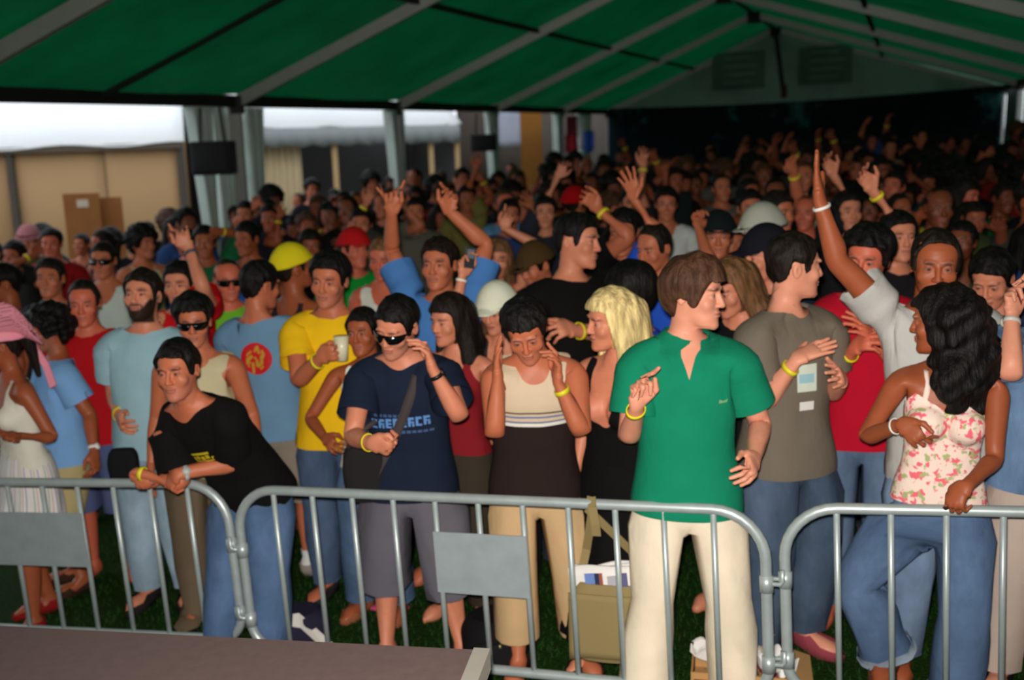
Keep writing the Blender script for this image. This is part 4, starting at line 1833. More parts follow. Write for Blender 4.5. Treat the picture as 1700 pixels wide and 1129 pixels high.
def glasses_mesh(dark=True):
    k = ('glasses', dark)
    if k in HEADGEAR:
        return HEADGEAR[k]
    c = CHIN
    n = 33
    V, F = [], []
    U = np.linspace(-1, 1, n)
    for u in U:
        a = abs(u)
        x, y = .074 * u, -.118 + .045 * a ** 2.4
        ztop = c + .1385 - .004 * a
        hgt = .040 * (1 - .72 * math.exp(-(u / .14) ** 2)) * (1 - .45 * max(0, (a - .6) / .4) ** 2)
        for dy in (0, .0045):
            V.append((x, y + dy, ztop))
            V.append((x, y + dy, ztop - hgt))
    for i in range(n - 1):
        a, b = i * 4, i * 4 + 4
        F += [(a, a + 1, b + 1, b), (a + 2, b + 2, b + 3, a + 3), (a, b, b + 2, a + 2), (a + 1, a + 3, b + 3, b + 1)]
    for s in (1, -1):
        i0 = len(V)
        for (y, z) in ((-.075, c + .13), (.0, c + .128), (.025, c + .112)):
            for dx in (.0, .004):
                for dz in (.004, -.004):
                    V.append((s * (.0755 + dx), y, z + dz))
        for q in range(2):
            a = i0 + q * 4
            F += [(a, a + 1, a + 5, a + 4), (a + 2, a + 6, a + 7, a + 3), (a, a + 4, a + 6, a + 2), (a + 1, a + 3, a + 7, a + 5)]
    me = new_mesh('sunglasses', np.array(V), np.array(F))
    me.materials.append(None)
    HEADGEAR[k] = me
    return me


def ring_mesh(sd, u, ry_, rz_, w, t, nseg=20, bulge=None):
    """a band round the arm at |x| = u in the rest pose"""
    V, F = [], []
    for i in range(nseg):
        a = 2 * math.pi * i / nseg
        for du, dr in ((-w / 2, 0), (-w / 2, t), (w / 2, t), (w / 2, 0)):
            V.append((sd * (u + du), .012 + (ry_ + dr) * math.cos(a), 1.425 + (rz_ + dr) * math.sin(a)))
    for i in range(nseg):
        j = (i + 1) % nseg
        for q in range(4):
            F.append((i * 4 + q, i * 4 + (q + 1) % 4, j * 4 + (q + 1) % 4, j * 4 + q))
    if bulge:                                     # watch face on the back of the wrist
        i0 = len(V)
        m = 14
        for h in (.0, .009):
            for i in range(m):
                a = 2 * math.pi * i / m
                V.append((sd * (u + bulge * math.cos(a)), .012 + bulge * math.sin(a), 1.425 + rz_ + h))
        for i in range(m):
            j = (i + 1) % m
            F.append((i0 + i, i0 + j, i0 + m + j, i0 + m + i))
        V.append((sd * u, .012, 1.425 + rz_ + .0095))
        for i in range(m):
            F.append((i0 + m + i, i0 + m + (i + 1) % m, len(V) - 1, len(V) - 1))
    return np.array(V, float), F


# ------------------------------------------------------------------ people
def body_shape(P, sp):
    f = sp.get('fat', 0.0)
    P = P.copy()
    hs = sp.get('head_scale', 1.04)
    w = sm(1.5, 1.57, P[:, 2] - .4 * P[:, 1]) * (np.abs(P[:, 0]) < .2)
    P += (w * (hs - 1))[:, None] * (P - np.array((0, .012, 1.55)))
    if f:
        x, y, z = P.T
        t = sm(.8, 1.0, z) * (1 - sm(1.34, 1.44, z)) * (np.abs(x) < .24)
        P[:, 0] *= 1 + .22 * f * t
        P[:, 1] *= 1 + (.2 + .45 * np.exp(-((z - 1.06) / .15) ** 2) * (y < 0)) * f * t
        a = (np.abs(x) > .2) & (z > 1.25)
        P[:, 1] = np.where(a, .012 + (P[:, 1] - .012) * (1 + .25 * f), P[:, 1])
        P[:, 2] = np.where(a, 1.425 + (P[:, 2] - 1.425) * (1 + .25 * f), P[:, 2])
        l = z < .8
        P[:, 0] = np.where(l, P[:, 0] + (P[:, 0] - np.sign(x) * .1) * .18 * f, P[:, 0])
        P[:, 1] = np.where(l, P[:, 1] * (1 + .18 * f), P[:, 1])
    return P


SKIN = dict(light=(208, 130, 100), mid=(188, 106, 74), tan=(158, 82, 50), dark=(124, 64, 40), red=(200, 102, 76), pale=(224, 150, 122))
HAIRC = dict(black=(13, 9, 8), dark=(24, 16, 12), brown=(72, 46, 32), lbrown=(104, 72, 46), blonde=(206, 178, 122), grey=(110, 105, 100), red=(110, 52, 28))
PEOPLE = []


def person(label, **sp):
    lod = sp.get('lod', 1)
    fem = bool(sp.get('fem', False))
    s = sp.get('S', 1.66 if fem else 1.77) / 1.78
    ps = pose(sp, s)
    root = ps['root']
    t = template(fem, lod)

    def put(V, rest, W_, F, name, parent, mat):
        Vw = skin(body_shape(V, sp) * s, W_, ps) - root
        me = new_mesh(name, Vw, F)
        put_attr(me, 'rest', rest)
        return link(name, me, parent, mat), me
    body, me = put(t['V'], t['V'], t['W'], t['Q'], 'person', None, skin_mat(SKIN[sp.get('skin', 'mid')]))
    put_attr(me, 'paint', paint(t['V'], sp.get('beard', 0), 1.3 if fem else 1.0))
    body.location = root
    tag(body, label, 'person', sp.get('group'))
    for gname, kind, kw, mat in sp.get('wear', ()):
        lab = None
        kw = dict(kw)
        lab = kw.pop('label', None)
        gl = 0 if (lod == 0) else 1
        if kind in ('shoe', 'sock') or gname == 'jean_cuff':
            for sd in (1, -1):
                g = garment(kind, fem, gl, side=sd, **kw)
                put(g['V'], g['rest'], g['W'], g['T'], gname, body, mat)
        else:
            g = garment(kind, fem, gl, **kw)
            o, _ = put(g['V'], g['rest'], g['W'], g['T'], gname, body, mat)
            if lab:
                o['label'] = lab
            sp.setdefault('_worn', {})[gname] = (o, g)
    hs = sp.get('head_scale', 1.04)
    HR, HT = ps['R'][4], ps['T'][4]
    J0 = np.array((0, .012, 1.55))
    M = np.eye(4)
    M[:3, :3] = HR * s * hs
    M[:3, 3] = HT - root + HR @ ((J0 * (1 - hs)) * s - ps['J'][4])
    HM = Matrix(M.tolist())

    def rigid(name, me_, mat):
        o = link(name, me_, body, mat)
        o.matrix_basis = HM
        return o
    h = sp.get('hair')
    if h:
        hm = h[1] if not isinstance(h[1], str) else hair_mat(HAIRC[h[1]])
        rigid('hair', headgear(h[0], lod, h[2] if len(h) > 2 else 0), hm)
    ht = sp.get('hat')
    if ht:
        rigid('hat', headgear(ht[0], lod), cloth_mat(ht[1]))
    if sp.get('glasses'):
        rigid('sunglasses', glasses_mesh(), plain_mat('dark_lens', (10, 10, 12), .12, 0, .6))
    for sd, kind, c in sp.get('wrist', ()):
        u = .672 if kind == 'band' else .682
        if kind == 'watch':
            V, F = ring_mesh(sd, u, .034, .027, .018, .003, 18, .019)
        else:
            V, F = ring_mesh(sd, u, .035, .029, .02 if kind == 'band' else .012, .004)
        if fem:
            V[:, 1:] = np.array((.012, 1.425)) + (V[:, 1:] - np.array((.012, 1.425))) * .84
        V = body_shape(V, sp)
        b = SB[sd] + FOB
        Vw = (V * s - ps['J'][b]) @ ps['R'][b].T + ps['T'][b] - root
        me2 = bpy.data.meshes.new('wristband')
        me2.from_pydata(Vw.tolist(), [], [tuple(dict.fromkeys(f)) for f in F])
        me2.polygons.foreach_set('use_smooth', [True] * len(me2.polygons))
        link({'band': 'wristband', 'watch': 'watch', 'bangle': 'bracelet'}[kind], me2, body, plain_mat(kind, c, .45))
    PEOPLE.append((label, ps, body))
    sp['_ps'] = ps
    sp['_HM'] = HM
    body['_'] = 0
    del body['_']
    return body, ps, sp

# ------------------------------------------------------------------ the people one can tell apart in the photograph
def tee(c, kind='plain', c2=None, **k):
    return ('t_shirt', 'top', k, cloth_mat(c, kind, c2))


def tank(c, kind='plain', c2=None, **k):
    return ('tank_top', 'tank', k, cloth_mat(c, kind, c2))


def trs(c, kind='plain', **k):
    return ('trousers', 'trousers', k, cloth_mat(c, kind))


def shorts(c, kind='plain', **k):
    k.setdefault('hem', .46)
    k.setdefault('loose', .045)
    return ('shorts', 'trousers', k, cloth_mat(c, kind))


def jeans(c=(72, 94, 122), **k):
    return ('jeans', 'trousers', k, cloth_mat(c, 'denim'))


def shoe(c=(48, 46, 46), **k):
    return ('shoe', 'shoe', k, cloth_mat(c))


def sandal(c=(60, 40, 30)):
    return ('sandal', 'shoe', dict(open=1), cloth_mat(c))


def sock(c=(225, 225, 222), top=.15):
    return ('sock', 'sock', dict(top=top), cloth_mat(c))


YEL = (226, 210, 40)
NAMED = {}


def P(key, label, **k):
    NAMED[key] = person(label, **k)
    return NAMED[key]


# --- first row, along the barrier
P('leaning', 'man in black t-shirt with yellow print leaning on the left barrier', lod=0, head=(297, 613), S=1.66, yaw=-15, lean=(27, -8), bend=(13, -4, 0), head_rot=(-10, 2, -3),
  hip=(.0, .12, 0), skin='mid', beard=.25, hair=('short', 'black'), armR=dict(w=(222, 783, .16), e=(262, 752, .15), palm=(0, -.2, -1), curl=.75, fdir=(-.3, .5, -.8)),
  armL=dict(w=(296, 787, .08), e=(398, 768, .2), palm=(0, -.2, -1), curl=.75, fdir=(-.8, .5, -.5)), footL=(.13, -.02), footR=(.13, .06),
  wrist=[(1, 'watch', (176, 176, 172)), (-1, 'band', YEL)], wear=[tee((15, 13, 14), hem=.85, seed=5, fine=1, sleeve=.395, fold=.5), jeans((78, 104, 140), loose=.02), shoe((50, 44, 42))])
P('hat', 'woman in pink cowboy hat, white tank top and striped skirt', lod=0, fem=True, head=(0, 572), S=1.585, yaw=-38, head_rot=(-68, 6, 0), bend=(6, 0, 0), skin='tan', hair=('pony', 'dark'),
  hat=('cowboy', (238, 150, 168)), armL=dict(w=(28, 723, -.22), e=(110, 735, .05), palm=(0, -1, 0)), armR='belly', footL=(.12, .12), footR=(.1, -.1),
  wear=[tank((226, 220, 206), tight=1, hem=.96, scoop=1.27), ('skirt', 'skirt', dict(hem=.50), cloth_mat((226, 218, 214), 'skirt')),
        ('waistband', 'trousers', dict(hem=.93, waist=1.04, loose=.0, fold=0), cloth_mat((176, 158, 136))), sandal((140, 24, 26))])
P('navy', 'man in navy t-shirt and dark sunglasses cupping one ear', lod=0, head=(660, 540), S=1.70, yaw=-8, bend=(10, 0, 0), head_rot=(-26, 20, 8), skin='light', beard=.35, hair=('short', 'black', 1), glasses=True,
  armR=dict(w=(617, 737, -.22), e=(585, 722, .0), palm=(-.5, -.8, 0), curl=1.1, fdir=(-.9, .3, -.15)), armL=dict(w=(718, 612, -.2), e=(766, 700, -.16), palm=(-1, .2, 0), curl=(.5, .4, .4, .4, .3), fdir=(-.25, -.1, 1)),
  footL=(.2, .0), footR=(.16, .0), wrist=[(-1, 'band', YEL), (1, 'watch', (22, 20, 22))],
  wear=[tee((24, 33, 52), fine=1, hem=.845, seed=7, loose=1.1), shorts((98, 94, 104), hem=.40, loose=.055), shoe((42, 34, 32))])
P('khaki', 'man in brown and beige striped sleeveless shirt holding both ears', lod=0, head=(873, 546), S=1.69, yaw=2, bend=(12, 0, 0), head_rot=(-4, 30, -8), skin='mid', beard=.2, hair=('quiff', 'black'),
  armR=dict(w=(826, 628, -.08), e=(832, 740, -.25), palm=(-1, 0, 0), curl=.12, fdir=(.02, -.2, 1)), armL=dict(w=(926, 634, -.08), e=(932, 745, -.25), palm=(-1, .1, 0), curl=(.2, .5, .5, .4, .2), fdir=(.03, -.15, 1)),
  footL=(.2, .02), footR=(.1, .05), wrist=[(1, 'band', YEL)],
  wear=[('tank_top', 'tank', dict(strap=.15, scoop=1.412, wide=.068, hem=.86, seed=2, fine=1), cloth_mat((40, 28, 27), 'chest_stripe', (208, 186, 158))), trs((198, 164, 122), hem=.2, loose=.03, flare=.02, seed=8), sandal()])
P('blonde', 'blonde woman in low-cut black dress facing left', lod=0, fem=True, head=(1017, 530), S=1.66, yaw=-38, head_rot=(-72, 6, 4), skin='light', hair=('long', 'blonde'),
  armR=dict(preset='down', jit=(-.07, .0, 0)), armL=dict(preset='down', jit=(-.07, .0, 0)), wear=[tank((14, 12, 13), tight=1, hem=.95, scoop=1.2, wide=.088, strap=.128, fine=1), ('skirt', 'skirt', dict(hem=.2, full=.78), cloth_mat((13, 12, 13))), sandal((40, 30, 26))])
P('polo', 'man in green polo shirt and white linen trousers', lod=0, head=(1150, 487), S=1.80, yaw=-4, head_rot=(60, 2, 5), lean=(-3, 0), skin='pale', hair=('shaggy', 'brown', 3),
  armR=dict(w=(1058, 672, -.2), e=(1040, 755, .0), palm=(-.4, .9, .1), curl=(.25, 1.0, 1.1, 1.1, .5), fdir=(-.05, .2, 1)), armL=dict(w=(1252, 762, -.12), e=(1262, 680, .15), curl=.4),
  footR=(.17, .06), footL=(.19, .0), wrist=[(-1, 'band', YEL)],
  wear=[tee((16, 126, 94), fine=1, hem=.845, vneck=1.36, seed=4, sleeve=.38, loose=1.2), ('collar', 'collar', dict(fine=1), cloth_mat((14, 118, 88))), trs((232, 216, 192), hem=.085, loose=.012, flare=.045, seed=6, tube=.068), sandal((110, 70, 50))])
P('floral', 'woman in pink floral top with dark wavy hair gripping the right barrier', lod=0, fem=True, head=(1565, 532), S=1.655, yaw=-16, head_rot=(-122, 6, 0), bend=(2, 3, 0), skin='tan', hair=('wavy', 'black', 2),
  armL=dict(w=(1605, 806, -.27), e=(1700, 735, .05), palm=(0, -.2, -1), curl=.8, fdir=(-.4, .3, -.85)), armR=dict(w=(1494, 705, -.04), e=(1450, 700, .15), palm=(0, -1, 0), curl=.6, fdir=(-.6, .5, -.4)),
  footR=(1474, 1086, 'px', .09), knee=(-1, 1200, 950, .25), footL=(.10, .02), drop=.02, wrist=[(-1, 'bangle', (230, 226, 220))],
  wear=[('top', 'cami', dict(tight=1, hem=.93, fine=1), cloth_mat((240, 214, 200), 'floral')), jeans((84, 108, 142), loose=.02, flare=.03, hem=.1), ('jean_cuff', 'trousers', dict(hem=.085, waist=.13, loose=.03, flare=.03, fold=0), cloth_mat((150, 164, 180), 'denim')), sandal((120, 70, 50))])
P('olive', 'man in grey olive t-shirt clapping with a card on his chest', lod=0, head=(1316, 442), S=1.82, yaw=22, head_rot=(98, 2, 0), skin='pale', hair=('short', 'dark', 4),
  armR=dict(w=(1322, 598, -.18), e=(1236, 650, .0), palm=(0, -.3, -1), curl=.04, fdir=(-.9, .25, .35)), armL=dict(w=(1398, 632, -.1), e=(1380, 700, .2), palm=(-1, .1, 0), curl=.2, fdir=(-.6, .6, .3)),
  wrist=[(-1, 'band', YEL)], wear=[tee((112, 102, 90), fine=1, hem=.84, seed=11, loose=1.1), jeans((66, 82, 104), loose=.028), shoe((150, 66, 76))])
# --- second row
P('beige', 'man in beige sleeveless shirt with mirrored sunglasses behind the leaning man', lod=0, head=(322, 533), S=1.65, yaw=4, head_rot=(10, 4, 0), skin='mid', beard=.2, hair=('spiky', 'black'), glasses=True,
  armR='down', armL='down', wear=[('tank_top', 'tank', dict(strap=.16, scoop=1.41, wide=.07, hem=.86, seed=3), cloth_mat((196, 182, 148))), trs((104, 88, 70), hem=.05, loose=.03), shoe((30, 28, 28))])
P('curly', 'man in plain light blue t-shirt with curly black hair and white watch', lod=0, head=(82, 548), S=1.565, yaw=-58, head_rot=(-62, 4, 0), skin='tan', beard=.5, hair=('curly', 'black'),
  armL=dict(w=(157, 752, -.12), e=(168, 660, .1), curl=.45), armR='belly', wrist=[(1, 'watch', (232, 230, 224))], wear=[tee((124, 168, 218), hem=.85, seed=12, loose=1.3), shorts((186, 168, 120), hem=.48), sandal()])
P('redtee', 'man with receding hair in plain red t-shirt in the second row', head=(140, 502), S=1.69, yaw=6, head_rot=(10, 4, 0), skin='red', hair=('receding', 'dark'), armR='down', armL='down',
  wear=[tee((172, 18, 26), seed=13), shorts((80, 90, 130))])
P('beard', 'man with dark full beard in pale blue t-shirt shouting', lod=0, head=(238, 490), S=1.76, yaw=-4, head_rot=(-6, -10, 0), skin='light', beard=1, hair=('short', 'dark', 6), fat=.2,
  armR=dict(w=(200, 694, -.05), e=(188, 620, .1), curl=.4), armL='down', wrist=[(-1, 'band', YEL)], wear=[tee((150, 184, 196), hem=.84, seed=14), jeans((150, 172, 190)), shoe((40, 34, 34))])
P('redarm', 'man in red t-shirt with one arm raised and watch on wrist', lod=0, head=(299, 470), S=1.72, yaw=2, head_rot=(-4, 2, 0), skin='light', hair=('short', 'black', 2), fat=.15,
  armL=dict(w=(313, 411, -.16), e=(345, 500, -1.2), palm=(.2, 1, .1), curl=(.1, .6, .7, .3, .4), fdir=(-.25, .1, 1)), armR=dict(w=(248, 546, -.22), e=(216, 605, -.12), palm=(-.8, -.4, 0), curl=.9, fdir=(-.5, -.1, .8)),
  wrist=[(1, 'watch', (70, 76, 92)), (-1, 'band', YEL)], wear=[tee((196, 18, 26), seed=15), jeans((60, 74, 100))])
P('lime', 'balding man in lime green t-shirt and sunglasses', head=(378, 464), S=1.69, yaw=14, head_rot=(24, 4, 0), skin='red', hair=('bald_fringe', 'dark'), glasses=True, wear=[tee((110, 178, 44), seed=16), jeans((58, 66, 84))])
SANTA = P('logo', 'man seen from behind in blue t-shirt with red round logo', lod=0, head=(430, 474), S=1.74, yaw=172, lean=(0, 5), head_rot=(140, 6, 0), skin='mid', hair=('short', 'black', 3), fat=.1, armL='belly', armR='belly',
          footL=(.13, .0), footR=(.14, .02), wear=[tee((104, 140, 170), hem=.845, seed=17, loose=1.4), shorts((136, 124, 112), hem=.44), sock(), shoe((150, 142, 134))])
P('yellow', 'man in bright yellow t-shirt holding a drink', lod=0, head=(548, 464), S=1.79, yaw=-6, head_rot=(-12, 4, 4), skin='mid', beard=.3, hair=('quiff', 'black', 2),
  armR=dict(w=(533, 594, -.26), e=(490, 640, -.06), palm=(-.3, -.9, 0), curl=.85, fdir=(-.8, .4, .3)), armL='down', wrist=[(-1, 'band', YEL)], wear=[tee((236, 186, 22), hem=.845, seed=18, loose=1.2), jeans((72, 90, 120)), shoe()])
P('tanned', 'tanned woman in white tank top with white towel at her hip', lod=0, fem=True, head=(604, 550), S=1.54, yaw=-14, head_rot=(-18, 0, -4), skin='tan', hair=('pony', 'black'),
  armR=dict(w=(540, 728, -.1), e=(528, 660, .1), curl=.5), armL='down', wear=[tank((222, 222, 212), tight=1, hem=.88, scoop=1.28), jeans((76, 100, 132), hem=.1, flare=.02), sandal((150, 90, 60))])
P('redtop', 'dark-haired woman in dark red top between the navy and striped men', fem=True, head=(748, 530), S=1.59, yaw=-24, head_rot=(-44, 6, 0), skin='light', hair=('long', 'dark'),
  armR='belly', armL='down', wear=[tank((134, 28, 34), tight=1, hem=.96), trs((58, 50, 40), loose=.02)])
P('whitecap', 'woman in white cap raising a bare arm with a phone', lod=0, fem=True, head=(826, 512), S=1.58, yaw=-14, head_rot=(-30, 14, 0), skin='light', hair=('bob', 'brown'), hat=('cap', (222, 222, 200)),
  armR=dict(w=(768, 456, -.12), e=(742, 540, -.18), palm=(-.6, .6, 0), curl=(.5, .5, .7, .9, .4), fdir=(-.05, 0, 1)), armL=dict(w=(828, 716, -.1), e=(870, 660, 0), curl=.5), wrist=[(-1, 'bangle', (232, 232, 228)), (1, 'band', YEL)],
  wear=[tank((50, 44, 52), tight=1), trs((30, 28, 30))])
P('bluearms', 'man in sky blue t-shirt raising both arms', lod=0, head=(730, 438), S=1.80, yaw=-10, head_rot=(-16, -2, 0), skin='mid', hair=('short', 'dark', 7),
  armR=dict(w=(650, 352, -.02), e=(668, 440, .05), palm=(0, 1, 0), curl=(.0, .9, .9, .0, .3), fan=1.4, fdir=(.05, .1, 1)), armL=dict(w=(748, 352, -.02), e=(800, 420, .05), palm=(-.2, 1, 0), curl=(.3, .6, .7, .6, .3), fdir=(.2, .1, 1)),
  wear=[tee((72, 122, 186), seed=19, vneck=1.39), jeans()])
P('orange', 'young woman in orange tank top with one arm up', fem=True, lod=0, head=(826, 430), S=1.64, yaw=-4, head_rot=(-2, 0, 4), skin='light', hair=('long', 'lbrown'),
  armL=dict(w=(840, 380, -.05), e=(872, 440, .0), palm=(0, 1, 0), curl=(.1, .7, .7, .7, .4), fdir=(.35, .1, 1)), armR='down', wear=[tank((206, 62, 24), tight=1, strap=.14), jeans()])
P('black', 'tall man in plain black t-shirt looking right with smile', lod=0, head=(957, 400), S=1.88, yaw=24, head_rot=(62, 2, 8), skin='light', hair=('short', 'black', 8), fat=.3, armR='down', armL=dict(w=(952, 549, -.3), e=(1040, 560, -.05), curl=.5), wrist=[(1, 'band', YEL)], wear=[tee((13, 12, 12), seed=20), jeans((40, 44, 60))])
P('blackback', 'man in black t-shirt holding a hand up with a yellow wristband', head=(1036, 384), S=1.82, yaw=-12, head_rot=(-20, 8, 0), skin='mid', hair=('short', 'black', 5), fat=.3,
  armR=dict(w=(992, 346, -.05), e=(1010, 410, .0), palm=(0, 1, 0), curl=.6), armL='down', wrist=[(-1, 'band', YEL)], wear=[tee((12, 11, 12), seed=21), jeans((40, 44, 60))])
P('patterned', 'person in brown patterned cap looking down beside the man in black', head=(890, 440), S=1.66, yaw=-40, head_rot=(-50, 20, 0), skin='mid', hair=('short', 'black', 9), hat=('cap', (72, 52, 26)), wear=[tee((40, 30, 28)), jeans()])
P('glasses', 'man with glasses and raised open hand in blue t-shirt', lod=0, head=(1087, 410), S=1.76, yaw=-28, head_rot=(-48, 12, 0), skin='mid', hair=('receding', 'dark'), glasses=False,
  armR=dict(w=(1052, 330, -.06), e=(1104, 388, -.02), palm=(0, 1, 0), curl=.12, fan=.4, fdir=(.35, .0, 1)), armL='down', wear=[tee((38, 84, 196), seed=22), jeans()])
P('bluetop', 'dark-haired person in royal blue top behind the blonde woman', head=(1050, 486), S=1.68, yaw=-60, head_rot=(-80, 4, 0), skin='light', hair=('shaggy', 'black', 1), wear=[tee((34, 62, 176), seed=23), jeans((40, 44, 60))])
P('bob', 'woman with light brown bob looking down beside the green polo', fem=True, lod=0, head=(1216, 476), S=1.68, yaw=-30, head_rot=(-54, 20, 0), skin='light', hair=('bob', 'lbrown'), wear=[tee((16, 16, 18)), trs((26, 26, 28))])
P('navycap', 'man in dark navy cap facing left behind the olive shirt', lod=0, head=(1272, 424), S=1.76, yaw=-50, head_rot=(-72, 6, 0), skin='light', hair=('crop', 'dark'), hat=('cap', (22, 22, 32)), wear=[tee((26, 34, 60), seed=24), jeans((36, 40, 56))])
P('greycap', 'man in pale grey cap beyond the navy cap', head=(1266, 384), S=1.8, yaw=-40, head_rot=(-60, 8, 0), skin='light', hair=('crop', 'brown'), hat=('cap', (176, 176, 164)), wear=[tee((60, 60, 50)), jeans()])
P('red2', 'dark-haired man in red t-shirt over white behind the raised bare arm', lod=0, head=(1441, 428), S=1.80, yaw=-20, head_rot=(-34, 8, 4), skin='red', hair=('spiky', 'black', 2), armR=dict(w=(1418, 580, -.2), e=(1385, 620, .0), palm=(-1, 0, 0), curl=.5, fdir=(-.5, .5, .4)), armL='clap',
  wrist=[(-1, 'band', YEL)], wear=[tee((178, 14, 40), seed=25), jeans((92, 112, 140))])
P('greytee', 'man in light grey t-shirt raising a long bare arm', lod=0, head=(1552, 438), S=1.83, yaw=-8, head_rot=(-14, 6, 2), skin='tan', hair=('receding', 'dark'), lean=(0, -6),
  armR=dict(w=(1360, 330, -.02), e=(1380, 470, .05), palm=(-1, .2, 0), curl=.04, fdir=(.03, 0, 1)), armL='down', wrist=[(-1, 'bangle', (226, 220, 214))], wear=[tee((186, 184, 180), seed=26, sleeve=.34), jeans((110, 130, 158))])
P('bowed', 'dark-haired man in navy t-shirt with bowed head at the right', lod=0, head=(1648, 462), S=1.66, yaw=-22, head_rot=(-40, 26, 0), skin='light', hair=('short', 'black', 6), head_scale=1.1, armR=dict(w=(1646, 804, -.05), e=(1610, 720, .1), curl=.5), wrist=[(-1, 'band', (222, 222, 30))], wear=[tee((34, 46, 78), seed=27), trs((30, 28, 30))])
P('denim', 'person in blue denim shirt at the right edge with silver watch', lod=0, head=(1752, 480), S=1.72, yaw=-20, head_rot=(-30, 0, 0), skin='pale', hair=('short', 'brown'),
  armR=dict(w=(1680, 520, -.08), e=(1668, 640, .0), palm=(-.6, .6, 0), curl=(.2, .8, .9, .9, .4), fdir=(.1, 0, 1)), armL='down', wrist=[(-1, 'watch', (200, 196, 186))], wear=[tee((96, 124, 158), 'denim', hem=.88, seed=28), trs((190, 170, 158), loose=.03), shoe((36, 32, 34))])
# --- third row and beyond, still told apart by colour, hats and raised arms
P('redcap', 'person in plain red cap seen from behind among raised hands', head=(955, 338), S=1.76, yaw=150, head_rot=(140, 0, 0), skin='mid', hair=('short', 'dark'), hat=('beanie', (176, 10, 18)), wear=[tee((60, 50, 44)), jeans()])
P('whitetank', 'red-faced man in white tank top behind the yellow t-shirt', head=(636, 428), S=1.74, yaw=-6, head_rot=(-10, 10, 0), skin='red', hair=('crop', 'lbrown'), wear=[('tank_top', 'tank', dict(strap=.145, scoop=1.36), cloth_mat((214, 212, 200))), jeans()])
P('redcap2', 'man in red cap and green t-shirt behind the yellow t-shirt', head=(588, 414), S=1.72, yaw=20, head_rot=(40, 0, 0), skin='red', hair=('crop', 'dark'), hat=('cap', (186, 22, 28)), wear=[tee((20, 138, 52), seed=30), jeans()])
P('yellowcap', 'man in yellow cap facing away with bare tan neck', head=(486, 446), S=1.74, yaw=150, head_rot=(128, -8, 0), skin='tan', hair=('crop', 'dark'), hat=('cap', (226, 206, 28)), wear=[tank((40, 34, 40)), jeans()])
P('bluevest', 'tanned man in blue tank top under the large speaker', head=(411, 396), S=1.76, yaw=-14, head_rot=(-24, 4, 0), skin='tan', hair=('short', 'black', 4), wear=[('tank_top', 'tank', dict(strap=.15, scoop=1.36), cloth_mat((48, 92, 160))), jeans()])
P('bandarm', 'man raising a fist with yellow wristband below the large speaker', head=(340, 402), S=1.74, yaw=10, skin='tan', hair=('short', 'black'), armL=dict(w=(363, 384, 0), e=(384, 430, .1), palm=(0, 1, 0), curl=.9), wrist=[(1, 'band', YEL)], wear=[tee((24, 92, 56)), jeans()])
P('collar', 'man with white shawl collar under the gable', head=(1106, 338), S=1.78, yaw=-6, head_rot=(-6, 4, 0), skin='mid', hair=('short', 'black', 7), wear=[tee((206, 206, 206), vneck=1.30), jeans()])
P('fist', 'dark-capped man with bare forearm and raised thumb', head=(1192, 392), S=1.74, yaw=-10, skin='mid', hair=('short', 'black'), hat=('cap', (18, 26, 28)), armR=dict(w=(1160, 378, -.1), e=(1158, 450, -.05), palm=(-.5, .8, 0), curl=(.9, 1, 1, 1, .1)), wear=[tee((40, 44, 40)), jeans()])
P('shades', 'man in dark sunglasses and white vest at the left', head=(172, 432), S=1.75, yaw=2, skin='mid', hair=('crop', 'dark'), glasses=True, wear=[('tank_top', 'tank', dict(strap=.14, scoop=1.36), cloth_mat((196, 206, 200))), jeans()])
P('left1', 'dark-haired man with red collar below the brown boards', head=(86, 404), S=1.76, yaw=8, skin='red', hair=('short', 'black', 2), wear=[tee((140, 20, 24)), jeans()])
P('left2', 'man in grey t-shirt shouting above the curly haired man', head=(84, 462), S=1.72, yaw=4, head_rot=(4, -6, 0), skin='mid', hair=('short', 'dark', 3), wear=[tee((60, 66, 68)), jeans()])
P('left3', 'person in pinkish hat below the plywood boards', head=(48, 398), S=1.72, yaw=10, skin='mid', hair=('short', 'dark'), hat=('bucket', (150, 96, 100)), wear=[tee((70, 60, 30)), jeans()])
P('left4', 'curly dark-haired woman in cream top at the left', fem=True, head=(236, 404), S=1.72, yaw=30, head_rot=(60, 0, 0), skin='mid', hair=('curly', 'black', 3), wear=[tank((178, 178, 140), tight=1), jeans()])
P('left5', 'person facing left at the left edge with dark hair', head=(8, 470), S=1.7, yaw=-70, skin='tan', hair=('short', 'black', 5), wear=[tee((44, 42, 40)), jeans()])
P('left6', 'man raising one arm with yellow band beside the pinkish hat', head=(25, 425), S=1.7, yaw=-10, skin='tan', hair=('short', 'black', 6), armL=dict(w=(52, 424, -.1), e=(46, 478, 0), palm=(0, 1, 0), curl=.8), wrist=[(1, 'band', YEL)], wear=[tee((36, 36, 36)), jeans()])
